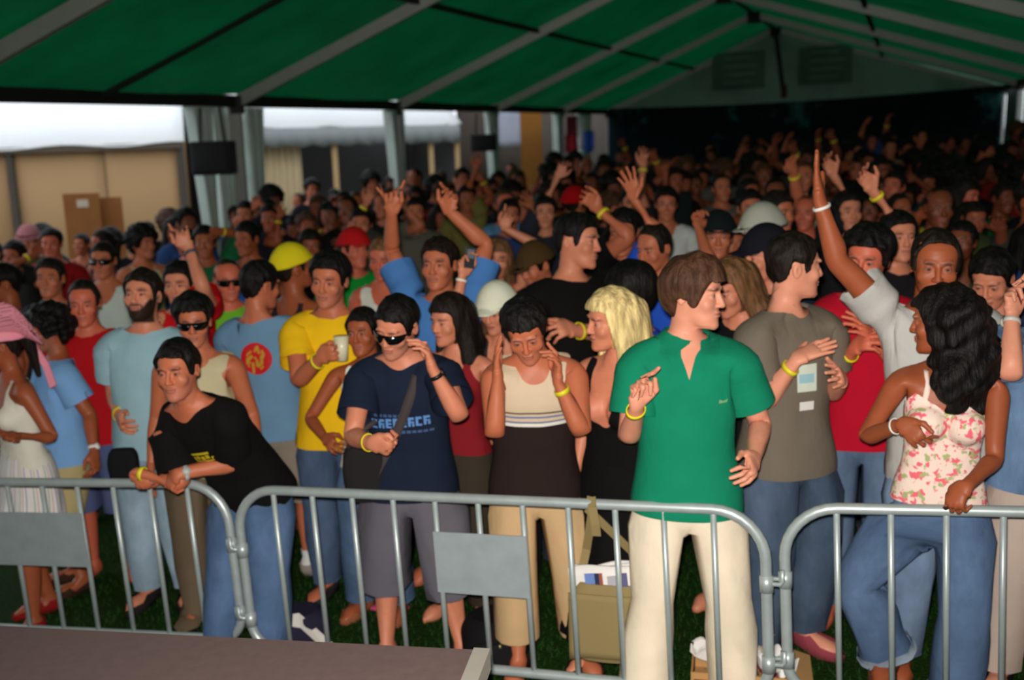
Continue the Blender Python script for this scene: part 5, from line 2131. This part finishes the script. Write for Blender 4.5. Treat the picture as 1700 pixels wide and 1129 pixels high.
ARMS = [  # head, S, side, wrist, elbow, label, shirt
    ((905, 352), 1.76, -1, (930, 285), (922, 340), 'person holding a bent arm high left of the red cap', (38, 42, 52)),
    ((1046, 338), 1.74, 1, (1068, 275), (1072, 340), 'person with straight raised arm and yellow band before the dark cloth', (44, 36, 40)),
    ((1406, 350), 1.76, -1, (1383, 290), (1402, 340), 'person with thin raised arm right of the long bare arm', (30, 30, 34)),
    ((1490, 392), 1.76, -1, (1448, 316), (1492, 356), 'person with raised hand and yellow band in the right crowd', (26, 24, 26)),
    ((448, 362), 1.76, -1, (462, 362), (436, 400), 'person with yellow band raising an arm under the cream curtain', (28, 26, 36)),
    ((600, 372), 1.76, 1, (608, 338), (606, 385), 'person with open raised hand and yellow band by the second leg', (60, 56, 50)),
    ((846, 356), 1.74, 1, (884, 342), (884, 400), 'person with both wrists up below the small speaker', (40, 60, 110)),
    ((690, 352), 1.76, -1, (676, 345), (668, 390), 'person with a cupped hand up between two raised arms', (96, 92, 80)),
    ((1120, 300), 1.78, 1, (1105, 290), (1112, 330), 'person with small raised hand far off under the gable', (30, 40, 40)),
    ((775, 330), 1.78, 1, (790, 280), (792, 330), 'person with tall raised arm at the third tent leg', (120, 112, 60)),
    ((408, 356), 1.78, 1, (420, 345), (392, 380), 'person with a flat raised hand at the foot of the speaker curtain', (36, 30, 34)),
]
for h, S_, sd, w_, e_, lab, c in ARMS:
    P('arm' + lab, lab, head=h, S=S_, yaw=-6 + (h[0] % 17), skin=('mid', 'tan', 'light')[h[0] % 3], hair=('short', 'black', h[1] % 5), wear=[tee(c), jeans((40, 46, 60))],
      wrist=[(sd, 'band', YEL)] if 'band' in lab else [], **{('armL' if sd == 1 else 'armR'): dict(w=w_ + (-.05,), e=e_ + (0,), palm=(0, 1, 0), curl=.35)})

# ------------------------------------------------------------------ the rest of the crowd: a few people built once, then copied one by one
RG = random.Random(11)
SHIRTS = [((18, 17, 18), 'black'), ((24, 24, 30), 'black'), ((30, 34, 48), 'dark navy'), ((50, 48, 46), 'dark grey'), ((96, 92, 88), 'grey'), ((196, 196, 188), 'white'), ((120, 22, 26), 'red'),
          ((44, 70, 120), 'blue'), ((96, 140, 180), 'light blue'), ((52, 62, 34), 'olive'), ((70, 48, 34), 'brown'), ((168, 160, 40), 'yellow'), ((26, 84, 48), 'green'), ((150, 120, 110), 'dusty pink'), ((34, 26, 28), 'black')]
HAIRS = [('black', 'black-haired'), ('dark', 'dark-haired'), ('brown', 'brown-haired'), ('black', 'black-haired'), ('black', 'black-haired'), ('dark', 'dark-haired')]
PROTO = []
_specs = [('down', 'down', 0, 'short', 'arms down'), ('up', 'down', 0, 'short', 'arm up'), ('down', 'up_bent', 0, 'crop', 'arm bent'), ('up', 'up_out', 0, 'shaggy', 'arms up'),
          ('down', 'down2', 1, 'long', 'arms down'), ('up_bent', 'down', 1, 'long', 'arm bent'), ('clap', 'clap', 0, 'receding', 'clapping'), ('belly', 'down', 0, 'curly', 'arms down'),
          ('up_in', 'up', 1, 'wavy', 'arms up'), ('chest', 'belly', 1, 'pony', 'hands on chest'), ('fist', 'down', 0, 'bald_fringe', 'arm bent'), ('down', 'down', 0, 'spiky', 'arms down'), ('down2', 'belly', 1, 'bob', 'hands on chest'),
          ('clap', 'clap', 1, 'wavy', 'clapping')]
for i, (a, b, fem, hr, word) in enumerate(_specs):
    bd, ps, sp = person('proto', lod=1, fem=bool(fem), root=(0, 0, 0), S=1.78, armL=dict(preset=a, curl=.3), armR=dict(preset=b, curl=.3), skin='mid', bend=(RG.uniform(-2, 7), RG.uniform(-4, 4), RG.uniform(-10, 10)),
                        head_rot=(RG.uniform(-25, 25), RG.uniform(-6, 10), RG.uniform(-5, 5)), hair=(hr, 'black', i % 4), fat=.0 if fem else RG.choice((0, .2, .4)), wear=[(tank((20, 20, 20), tight=1) if fem and i % 2 else tee((20, 20, 20), tight=fem, seed=40 + i)), jeans((44, 50, 66))],
                        wrist=[(1, 'band', YEL)] if i in (1, 3, 5) else [])
    PROTO.append((bd, list(bd.children), word, fem))
del PEOPLE[-len(_specs):]

taken = [(ps['root'][0], ps['root'][1]) for _, ps, _ in PEOPLE]


def heads_hidden(x, y, S):
    """would this head stand in front of a named face? keep the named people in view"""
    c = to_px((x, y, ground(x) + S - .12))
    r = FPX * .2 / c[2]
    for _, ps, _ in PEOPLE:
        px, py, z = ps['headpx']
        if z > c[2] - .1 and abs(px - c[0]) < r + FPX * .1 / z and abs(py - c[1]) < r + FPX * .12 / z:
            return True
    return False


def place_word(px, y):
    if y < 8.5:
        row = 'behind front rows'
    elif y < 12:
        row = 'near mid crowd'
    elif y < 17:
        row = 'far mid crowd'
    else:
        row = 'dark tent rear'
    col = ('before beige marquee' if px < 300 else 'below large speaker' if px < 430 else 'before open marquee' if px < 600 else 'near second tent leg' if px < 720 else
           'below small speaker' if px < 860 else 'left of dark cloth' if px < 1010 else 'below left vent' if px < 1240 else 'below right vent' if px < 1450 else 'near right side')
    return row, col


spots = []
y = 6.25
while y < 27.2:
    st = .56 if y < 11 else .66 if y < 17 else .84
    x = -6.5 + RG.uniform(0, st)
    while x < 13:
        xx, yy = x + RG.uniform(-.14, .14), y + RG.uniform(-.16, .16)
        S_ = RG.uniform(1.60, 1.84)
        c = to_px((xx, yy, ground(xx) + S_ - .12))
        el, er = fr(0)[0] + AX * ((yy - fr(0)[0].y) / AX.y), fr(0)[2] + AX * ((yy - fr(0)[2].y) / AX.y)
        out = 1.3 if yy < 12.0 else (.2 if yy < 13.5 else .75)
        if el.x - out < xx < er.x - .5 and -60 < c[0] < 1840:
            spots.append((c[2], xx, yy, S_, c[0]))
        x += st
    y += st * (.95 if y < 17 else 1.0)
spots.sort()
SK = {k: skin_mat(SKIN[k]) for k in ('mid', 'tan', 'dark', 'red')}
count = 0
labels_used = {}
first = [True] * len(PROTO)
for z, xx, yy, S_, px in spots:
    if count >= 238:
        break
    if any((xx - a) ** 2 + (yy - b) ** 2 < (.40 if yy < 9 else .36) ** 2 for a, b in taken):
        continue
    if heads_hidden(xx, yy, S_):
        continue
    k = RG.randrange(len(PROTO))
    if 'arm' in PROTO[k][2] and PROTO[k][2] != 'arms down' and RG.random() < (.5 if yy < 12 else .82):
        k = RG.choice((0, 4, 6, 7, 9, 11, 12))
    if yy < 9.5 and PROTO[k][2] == 'arms up':
        k = 0
    bd, kids, word, fem = PROTO[k]
    taken.append((xx, yy))
    if first[k]:
        o, ch = bd, kids
        first[k] = False
    else:
        o = bd.copy()
        COL.objects.link(o)
        ch = []
        for c_ in kids:
            d = c_.copy()
            COL.objects.link(d)
            d.parent = o
            ch.append(d)
    o.location = (xx, yy, ground(xx))
    o.rotation_euler = (0, 0, R(RG.gauss(2, 20)))
    s_ = S_ / 1.78 * (.95 if fem else 1)
    o.scale = (s_, s_, s_)
    shirt, sw = RG.choice(SHIRTS if RG.random() < (.8 if yy < 10 else .35) else SHIRTS[:4])  # farther rows get mostly dark tops, standing in for the flash falloff
    hc, hw = RG.choice(HAIRS)
    o.material_slots[0].material = SK[RG.choice(('mid', 'tan', 'mid', 'tan', 'dark', 'red') if yy < 10 else ('tan', 'dark', 'tan', 'dark', 'mid'))]  # skin tones darker with distance: the dim rear put into the colour
    for d in ch:
        n = d.name.split('.')[0]
        if n in ('t_shirt', 'tank_top'):
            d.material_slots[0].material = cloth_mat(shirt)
        elif n == 'hair':
            d.material_slots[0].material = hair_mat(HAIRC[hc])
    row, col = place_word(px, yy)
    style = {'curly': 'curly ', 'receding': 'high-browed ', 'bald_fringe': 'balding ', 'shaggy': 'shaggy ', 'wavy': 'wavy ', 'crop': 'close-cropped ', 'spiky': 'spiky '}.get(_specs[k][3], '')
    lab = '%s%s person in %s top, %s, %s %s' % (style, hw, sw, word, row, col)
    if yy > 17:
        lab = '%s person in %s top, %s, %s %s' % (hw, sw, word, row, col)
    if len(lab.split()) > 16:
        lab = '%s person in %s top, %s, %s %s' % (hw, sw, word, row, col)
    if len(lab.split()) > 16:
        lab = lab.replace('person in ', 'in ').replace(' of the crowd', '').replace('just behind', 'behind')
    o['label'] = lab
    o['category'] = 'person'
    labels_used.setdefault(lab, []).append(o)
    count += 1
for lab, os_ in labels_used.items():
    os_.sort(key=lambda o: to_px(o.location)[0])
    for i, o in enumerate(os_):
        o['group'] = 'crowd filling the tent'
        if len(os_) > 1:
            if len(lab.split()) < 16 and i in (0, len(os_) - 1):
                o['label'] = ('leftmost ' if i == 0 else 'rightmost ') + lab
            elif len(lab.split()) < 16 and len(os_) == 3:
                o['label'] = 'middle ' + lab
            else:
                o['group'] = 'lookalikes: ' + lab
for k, f_ in enumerate(first):          # a kind that found no place is removed
    if f_:
        for c_ in PROTO[k][1]:
            bpy.data.objects.remove(c_)
        bpy.data.objects.remove(PROTO[k][0])

# ------------------------------------------------------------------ prints on clothes, straps, and the things people hold or left by the barrier
from mathutils.bvhtree import BVHTree


def on_cloth(entry, root, pts, side=-1, lift=.004):
    """points (x, z) of the flat garment pattern carried onto the worn garment; side -1 is the front, 1 the back"""
    o, g = entry
    if 'bvh' not in g:
        g['bvh'] = BVHTree.FromPolygons([tuple(v) for v in g['V']], [tuple(int(i) for i in t) for t in g['T']])
    co = np.zeros(len(o.data.vertices) * 3, np.float32)
    o.data.vertices.foreach_get('co', co)
    co = co.reshape(-1, 3)
    out = []
    for x, z in pts:
        loc, n, i, d = g['bvh'].ray_cast(Vector((x, side * 1.0, z)), Vector((0, -side, 0)))
        if loc is None:
            out.append(out[-1] if out else Vector(root))
            continue
        a, b, c = g['T'][i]
        A, B, C = (Vector(g['V'][q]) for q in (a, b, c))
        n0 = (B - A).cross(C - A)
        l2 = n0.length_squared + 1e-12
        wa = (B - loc).cross(C - loc).dot(n0) / l2
        wb = (C - loc).cross(A - loc).dot(n0) / l2
        wc = 1 - wa - wb
        q = Vector(co[a]) * wa + Vector(co[b]) * wb + Vector(co[c]) * wc
        pn = (Vector(co[b]) - Vector(co[a])).cross(Vector(co[c]) - Vector(co[a])).normalized()
        out.append(q + pn * lift)
    return out


def print_poly(entry, root, polys, name, mat, side=-1, lift=.004, step=.012, sub=2):
    bm = bmesh.new()
    for p in polys:
        vs = [bm.verts.new((x, 0, z)) for x, z in p]
        bm.faces.new(vs)
    bmesh.ops.triangulate(bm, faces=bm.faces[:])
    for _ in range(sub):
        le = [e for e in bm.edges if e.calc_length() > step]
        if not le:
            break
        bmesh.ops.subdivide_edges(bm, edges=le, cuts=1)
        bmesh.ops.triangulate(bm, faces=[f for f in bm.faces if len(f.verts) > 3])
    W3 = on_cloth(entry, root, [(v.co.x, v.co.z) for v in bm.verts], side, lift)
    for v, w in zip(bm.verts, W3):
        v.co = w
    bm.normal_update()
    me = bpy.data.meshes.new(name)
    bm.to_mesh(me)
    bm.free()
    return link(name, me, entry[0], mat)


def worn(key, name):
    return NAMED[key][2]['_worn'][name], NAMED[key][1]['root']


# red round print with slanting yellow characters on the back of the blue t-shirt
e_, rt = worn('logo', 't_shirt')
cx, cz, rr = -.005, 1.295, .082
ringp = [[(cx + rr * math.cos(2 * math.pi * (k + d) / 28) * q, cz + rr * 1.06 * math.sin(2 * math.pi * (k + d) / 28) * q) for q, d in ((.0, 0), (1, 0), (1, 1))] for k in range(28)]
print_poly(e_, rt, ringp, 'round_print', plain_mat('red_print', (190, 16, 22), .7), 1, .005, .02, 2)
sl = [[(-.66, -.30), (-.60, .10), (-.22, .34), (-.12, .14), (-.44, -.08), (-.30, -.22)], [(-.06, .50), (.10, .82), (.30, .86), (.36, .28), (.20, .36), (.18, .60), (.06, .46)],
      [(-.30, -.20), (-.12, -.18), (-.16, -.90), (-.34, -.98)], [(.0, -.10), (.14, .02), (.22, -.34), (.30, -.16), (.34, .24), (.50, .16), (.48, -.36), (.14, -.58), (-.04, -.46)], [(-.60, -.34), (-.40, -.30), (-.50, -.52)], [(.40, .52), (.52, .60), (.66, .30), (.56, .0), (.46, .10)], [(-.58, .16), (-.50, .42), (-.24, .60), (-.16, .48), (-.40, .34)], [(-.10, .1), (.02, .2), (.1, .02), (.0, -.04)], [(.2, -.62), (.44, -.44), (.5, -.56), (.26, -.74)]]
print_poly(e_, rt, [[(cx - x * rr, cz + z * rr) for x, z in p] for p in sl], 'yellow_characters', plain_mat('yellow_print', (186, 140, 34), .7), 1, .014, .012, 3)
# yellow lettering on the black t-shirt: a short word above a longer underlined one
e_, rt = worn('leaning', 't_shirt')
pl = [[(-.05, 1.315), (.04, 1.315), (.045, 1.33), (-.05, 1.328)]]
x = -.115
for k, w in enumerate((.026, .022, .03, .018, .026, .028, .02, .03)):
    z0, hh = 1.275 + .006 * (k % 2), .028 if 1 < k < 6 else .02
    pl.append([(x, z0), (x + w * .8, z0), (x + w * .9, z0 + hh), (x + .2 * w, z0 + hh)])
    x += w
pl.append([(-.12, 1.260), (.075, 1.260), (.08, 1.270), (-.12, 1.270)])
print_poly(e_, rt, pl, 'yellow_lettering', plain_mat('yellow_letter_print', (206, 184, 30), .7), -1, .005, .02, 2)
# faded blue block lettering on the navy t-shirt
e_, rt = worn('navy', 't_shirt')
pl, pl2 = [], []
x = -.135
for k in range(8):
    w = .031
    z0 = 1.205 + .003 * k
    h = .048
    a = [(x, z0), (x + w * .35, z0), (x + w * .35, z0 + h), (x, z0 + h)]
    pl.append(a)
    pl.append([(x + w * .35, z0 + h * .72), (x + w * .85, z0 + h * .72), (x + w * .85, z0 + h), (x + w * .35, z0 + h)])
    if k % 3 != 0:
        pl.append([(x + w * .35, z0 + h * .38), (x + w * .85, z0 + h * .38), (x + w * .85, z0 + h * .56), (x + w * .35, z0 + h * .56)])
    if k % 2:
        pl.append([(x + w * .55, z0), (x + w * .85, z0), (x + w * .85, z0 + h * .34), (x + w * .55, z0 + h * .34)])
    else:
        pl.append([(x + w * .35, z0), (x + w * .85, z0), (x + w * .85, z0 + h * .2), (x + w * .35, z0 + h * .2)])
    x += w * 1.08
for k in range(6):
    pl2.append([(-.12 + .022 * k, 1.268), (-.104 + .022 * k, 1.268), (-.104 + .022 * k, 1.282), (-.12 + .022 * k, 1.282)])
    pl2.append([(-.0 + .024 * k, 1.185 + .001 * k), (.018 + .024 * k, 1.185 + .001 * k), (.018 + .024 * k, 1.2), (.0 + .024 * k, 1.2)])
print_poly(e_, rt, pl, 'blue_lettering', plain_mat('blue_print', (92, 136, 196), .8), -1, .005, .03, 1)
for q_ in (pl2[0::2], pl2[1::2]):
    print_poly(e_, rt, q_, 'faded_lettering', plain_mat('dim_blue_print', (58, 84, 126), .8), -1, .005, .03, 1)
# small emblem on the green polo and card on the olive shirt
e_, rt = worn('polo', 't_shirt')
print_poly(e_, rt, [[(.105, 1.275), (.135, 1.278), (.14, 1.29), (.122, 1.284), (.108, 1.29)]], 'emblem', plain_mat('pale_emblem', (120, 160, 120), .8), -1, .005, .03, 1)
e_, rt = worn('olive', 't_shirt')
for z0, z1, w, c in ((1.19, 1.30, .042, (206, 214, 200)), (1.115, 1.15, .032, (222, 220, 214))):
    print_poly(e_, rt, [[(-.01 - w, z0), (-.01 + w, z0), (-.01 + w, z1), (-.01 - w, z1)]], 'card', plain_mat('card', c, .5), -1, .012, .03, 1)
print_poly(e_, rt, [[(-.045, 1.225), (.02, 1.225), (.02, 1.262), (-.045, 1.262)]], 'card_picture', plain_mat('card_picture', (150, 190, 200), .5), -1, .014, .03, 1)
e_, rt = worn('bluearms', 't_shirt')
print_poly(e_, rt, [[(-.02 + .012 * (k % 2), 1.06 + .05 * k), (.03 + .012 * (k % 3), 1.06 + .05 * k), (.03, 1.095 + .05 * k), (-.015, 1.095 + .05 * k)] for k in range(4)], 'print', plain_mat('dull_red_print', (104, 90, 150), .8), -1, .005, .03, 1)


def strap_on(key, gname, line, w, parent, mat, side=-1, lift=.010):
    e_, rt = worn(key, gname)
    P2 = [Vector(p) for p in line]
    n = 40
    L, Rr = [], []
    for i in range(n + 1):
        t = i / n * (len(P2) - 1)
        k = min(int(t), len(P2) - 2)
        p = P2[k].lerp(P2[k + 1], t - k)
        d = (P2[k + 1] - P2[k]).normalized()
        nn = Vector((-d.y, d.x))
        L.append(p + nn * w / 2)
        Rr.append(p - nn * w / 2)
    A, B = on_cloth(e_, rt, L, side, lift), on_cloth(e_, rt, Rr, side, lift)
    m = MB()
    off = Vector(rt) - Vector(parent.location)
    m.add([v + off for v in A] + [v + off for v in B], [(i, i + 1, n + 2 + i, n + 1 + i) for i in range(n)], True)
    return m.build('strap', mat, parent, None, .003)


def soft_bag(name, loc, w, h, d, mat, label, rot=0.0, sag=.12, n=3.2):
    """a soft bag: superellipse block with slumped sides and a front flap; origin at its bottom centre"""
    e = empty(name, loc, label, 'bag')
    e.rotation_euler = (0, 0, rot)

    def sh(u, v, k=1.0):
        a = 2 * math.pi * u
        ca, sa = math.cos(a), math.sin(a)
        r = (abs(ca) ** n + abs(sa) ** n) ** (-1 / n)
        z = v
        prof = (1 - abs(2 * z - 1) ** 5 * .25) * (1 + sag * math.sin(math.pi * (1 - z)) * .5)
        wob = 1 + .02 * math.sin(a * 3 + z * 5) + .015 * math.sin(a * 7 - z * 9)
        return (w / 2 * r * ca * prof * wob * k, d / 2 * r * sa * prof * wob * k, z * h)
    m = MB()
    m.grid(lambda u, v: sh(u, v), 40, 14)
    m.add([sh(i / 40, 0) for i in range(40)], [tuple(range(40))[::-1]])
    m.add([sh(i / 40, 1) for i in range(40)], [tuple(range(40))])
    m.build('body', mat, e)
    return e, sh


OLV = cloth_mat((142, 124, 84))
q = rail_pt(1004, .9)
g_ = rail_pt(1004, .0)
bagc = g_ + Vector((.03, .12, .20))
e, sh = soft_bag('shoulder_bag', bagc, .30, .33, .10, OLV, 'olive canvas shoulder bag hanging on the middle barrier with newspapers in it', R(-14))
m = MB()
m.grid(lambda u, v: (-.15 + .30 * u, -.058 - .006 * math.sin(math.pi * u), .30 - .27 * v - .02 * (abs(2 * u - 1) ** 6) * (v > .9)), 14, 10)
m.build('flap', OLV, e, None, .006)
# straps from the bag up over the rail
inv = Matrix.Rotation(R(14), 3, 'Z')


def in_bag(p):
    return inv @ (Vector(p) - bagc)


rp = rail_pt(982, .9)
for dx, sgn in ((-.115, 1), (.13, -1)):
    m = MB()
    top = in_bag(rp + Vector((0, 0, .026)))
    pts = [Vector((dx, .0, .32)), Vector((dx * .75, .01, .46)), in_bag(rp + Vector((.006 * sgn, .035, -.04))), top]
    if sgn == 1:
        pts += [in_bag(rp + Vector((.0, -.030, .0))), in_bag(rp + Vector((.012, -.030, -.07))), in_bag(rp + Vector((.016, -.02, -.12)))]
    for i in range(len(pts) - 1):
        a_, b_ = pts[i], pts[i + 1]
        m.bar(a_, b_ + (b_ - a_) * .04, .034, .004, (0, 1, .2))
    m.build('strap', OLV, e)
nm = plain_mat('newsprint', (226, 222, 218), .8)
npp = empty('newspaper', bagc + Vector((-.01, -.005, .27)), 'folded newspapers sticking out of the olive shoulder bag', 'newspaper')
npp.rotation_euler = (R(-6), R(-7), R(-14))
for k in range(3):
    m = MB()
    m.grid(lambda u, v: (-.135 + .25 * u + .012 * k, -.022 + .018 * k + .006 * math.sin(u * 9 + k), .13 * v + .008 * math.sin(u * 5 + k * 2)), 12, 3)
    s_ = m.build('sheet', nm, npp, None, .012)
    if k == 0:
        for (x0, x1, z0, z1, c) in ((-.07, -.03, .045, .105, (104, 130, 190)), (-.03, -.012, .045, .105, (30, 40, 74)), (-.012, .002, .045, .105, (150, 80, 60)), (.02, .06, .05, .09, (170, 168, 176)), (.07, .10, .04, .10, (92, 90, 130))):
            m = MB()
            m.box(((x0 + x1) / 2, -.026, (z0 + z1) / 2), ((x1 - x0) / 2, 0, 0), (0, .003, 0), (0, 0, (z1 - z0) / 2))
            m.build('picture', plain_mat('newspaper_picture', c, .8), s_)

# dark bag of the man in navy, on a strap across his chest
rt = Vector(NAMED['navy'][1]['root'])
hipw = Vector(at(607, 782, NAMED['navy'][1]['headpx'][2] + .16))
e, sh = soft_bag('shoulder_bag', hipw - Vector((0, 0, .13)), .18, .25, .10, cloth_mat((34, 32, 32)), 'dark shoulder bag worn across by the man in navy', R(-30))
e.rotation_euler = (0, 0, 0)
strap_on('navy', 't_shirt', [(.085, 1.445), (-.02, 1.19), (-.168, .90)], .042, e, cloth_mat((70, 62, 62)))
m = MB()
m.tube([(-.06, -.045, .25), (-.02, -.06, .31), (.06, -.03, .36)], .012, 8)
m.build('strap_end', cloth_mat((70, 62, 62)), e)
# black bag of the bearded man
p = at(206, 775, NAMED['beard'][1]['headpx'][2] - .16)
soft_bag('shoulder_bag', p - Vector((0, 0, .09)), .14, .18, .08, cloth_mat((22, 22, 24)), 'small black bag hanging beside the bearded man in pale blue')
# white towel at the tanned woman's hip
p = at(566, 735, NAMED['tanned'][1]['headpx'][2] - .14)
m = MB()
m.grid(lambda u, v: ((.052 + .03 * math.sin(math.pi * v) ** .7) * math.cos(2 * math.pi * u) * (1 + .12 * math.sin(u * 44)) * (.25 + .75 * math.sin(math.pi * min(1, v * .92 + .08)) ** .5) - .03 * (v - .5), .045 * math.sin(2 * math.pi * u) * (1 + .12 * math.sin(u * 44)) * (.3 + .7 * math.sin(math.pi * min(1, v * .92 + .08)) ** .5), .15 - .30 * v), 40, 12)
o = m.build('towel', cloth_mat((226, 224, 212)), None, p)
tag(o, 'white towel tucked at the hip of the tanned woman in white', 'towel')
# phone in the raised hand
hp_ = NAMED['whitecap'][1]
Hd = hp_['T'][SB[-1] + HAND] + hp_['R'][SB[-1] + HAND] @ (np.array((-.80, -.01, 1.385)) * hp_['s'] - hp_['J'][SB[-1] + HAND])
e = empty('phone', Vector(Hd), 'dark mobile phone in the raised hand of the woman in white cap', 'phone')
e.rotation_euler = (R(-10), R(12), R(20))
m = MB()
m.box((0, 0, .01), (.024, 0, 0), (0, .008, 0), (0, 0, .05))
m.build('body', plain_mat('phone_case', (44, 44, 50), .35), e)
m = MB()
m.box((0, -.009, .028), (.019, 0, 0), (0, .001, 0), (0, 0, .022))
m.build('screen', plain_mat('phone_screen', (92, 104, 112), .2), e)
# plastic cup of the man in yellow
hp_ = NAMED['yellow'][1]
Hd = hp_['T'][SB[-1] + HAND] + hp_['R'][SB[-1] + HAND] @ (np.array((-.81, .0, 1.375)) * hp_['s'] - hp_['J'][SB[-1] + HAND])
m = MB()
m.tube([(0, 0, -.06), (0, 0, -.056), (0, 0, .06)], [.001, .026, .036], 18)
o = m.build('plastic_cup', plain_mat('cup', (214, 206, 176), .3), None, None)
o.location = Vector(Hd)
tag(o, 'pale plastic cup in the hand of the man in yellow', 'cup')


def floor_pt(px, py):
    q = on_height(px, py, 0)
    return Vector((q.x, q.y, ground(q.x)))


# things on the grass behind the barrier
p = floor_pt(1232, 1140)
e = empty('cardboard_box', p, 'open cardboard box with white papers on the grass behind the middle barrier', 'box')
e.rotation_euler = (0, 0, R(-12))
CB = plain_mat('cardboard', (186, 142, 92), .85, 0, .15, .1, 12)
for (c, ex, ey, ez) in (((0, -.13, .06), (.2, 0, 0), (0, .004, 0), (0, 0, .06)), ((0, .13, .06), (.2, 0, 0), (0, .004, 0), (0, 0, .06)), ((-.2, 0, .06), (.004, 0, 0), (0, .13, 0), (0, 0, .06)), ((.2, 0, .06), (.004, 0, 0), (0, .13, 0), (0, 0, .06)), ((0, 0, .006), (.2, 0, 0), (0, .13, 0), (0, 0, .004))):
    m = MB()
    m.box(c, ex, ey, ez)
    m.build('panel', CB, e)
for (c, ex, ey, ez) in (((0, -.17, .105), (.19, 0, 0), (0, .045, -.02), (0, .0008, .002)), ((.235, 0, .11), (.04, 0, -.012), (0, .12, 0), (.0006, 0, .002))):
    m = MB()
    m.box(c, ex, ey, ez)
    m.build('flap', CB, e)
for k, (x, y, z, sx, c) in enumerate([(-.12, .02, .11, .085, (232, 228, 222)), (.02, .06, .125, .10, (214, 200, 190)), (.13, -.03, .115, .075, (236, 234, 232)), (-.03, -.06, .10, .07, (206, 190, 160))]):
    m = MB()
    rg = random.Random(k)
    m.grid(lambda u, v: (sx * (2 * u - 1) + .012 * math.sin(v * 9 + k), sx * .75 * (2 * v - 1), .03 * math.sin(u * 7 + k) * math.cos(v * 6) + .02 * math.sin(v * 15 + k)), 12, 10, False)
    o = m.build('paper', plain_mat('crumpled_paper', c, .8), None, None, .004)
    o.location = p + Matrix.Rotation(R(-12), 3, 'Z') @ Vector((x, y, z + .02))
    o.rotation_euler = (.2 * (k - 1), .15 * (2 - k), k)
    tag(o, ('white crumpled paper at the left in the cardboard box', 'pinkish crumpled paper at the back of the cardboard box', 'white crumpled paper at the right in the cardboard box', 'tan crumpled paper at the front of the cardboard box')[k], 'paper', 'papers in the box')
p = floor_pt(492, 1078)
e, sh = soft_bag('cloth_bag', p, .30, .20, .22, cloth_mat((40, 36, 56)), 'dark purple cloth bag with white flap on the grass behind the stage', R(15), .2, 2.4)
m = MB()
m.add([(-.12, -.06, .205), (.02, -.08, .215), (.20, -.13, .02), (.14, -.14, .02), (.02, -.12, .16), (-.10, -.09, .185)], [(0, 1, 4, 5), (1, 2, 3, 4)])
m.build('flap', cloth_mat((206, 200, 194)), e, None, .006)
p = floor_pt(822, 1120)
e, sh = soft_bag('backpack', p + Vector((0, .1, 0)), .26, .24, .24, cloth_mat((18, 17, 19)), 'black backpack on the grass behind the steel plate of the middle barrier', R(10), .3, 2.3)
m = MB()
m.grid(lambda u, v: (.09 * (2 * u - 1), -.125 - .02 * math.sin(math.pi * u), .04 + .12 * v), 8, 6)
m.build('pocket', cloth_mat((26, 25, 27)), e, None, .01)
m = MB()
m.tube([(.0, -.15, .165), (.0, -.155, .15)], .006, 8)
m.build('zip_pull', plain_mat('brass', (206, 190, 130), .3, .8), e)
p = floor_pt(640, 1010)
m = MB()
m.grid(lambda u, v: (.045 * (2 * u - 1) * (1 - .25 * (2 * v - 1) ** 2), .12 * (2 * v - 1), .012 + .004 * v), 6, 10)
o = m.build('flip_flop', plain_mat('pink_rubber', (216, 76, 132), .6), None, None, .014)
o.location = p
o.rotation_euler = (0, 0, R(70))
tag(o, 'bright pink flip flop on the grass behind the man in navy', 'flip flop')

# thin straps of the floral top, over both shoulders
bo, bps, bsp = NAMED['floral']
ent = (bo, dict(V=template(True, 0)['V'], T=template(True, 0)['T']))
for sx in (1, -1):
    for sd in (-1, 1):
        L = [(sx * (.088 + .0 * t), 1.30 + .165 * t / 14) for t in range(15)]
        A = on_cloth(ent, bps['root'], [(x - .011, z) for x, z in L], sd, .006)
        B = on_cloth(ent, bps['root'], [(x + .011, z) for x, z in L], sd, .006)
        m = MB()
        m.add(A + B, [(i, i + 1, 16 + i, 15 + i) for i in range(14)], True)
        m.build('top_strap', cloth_mat((240, 214, 200), 'floral'), bo, None, .003)
# pink cord of the cowboy hat hanging behind the neck
bo, bps, bsp = NAMED['hat']
zz = bps['headpx'][2]
m = MB()
pts = [at(47, 552, zz + .02), at(60, 582, zz + .1), at(76, 606, zz + .13), at(88, 640, zz + .1)]
for i in range(3):
    m.bar(pts[i], pts[i + 1] + (pts[i + 1] - pts[i]) * .06, .036, .008, (0, 1, 0))
o = m.build('hat_cord', cloth_mat((238, 150, 168)), bo)
o.location = -Vector(bps['root'])
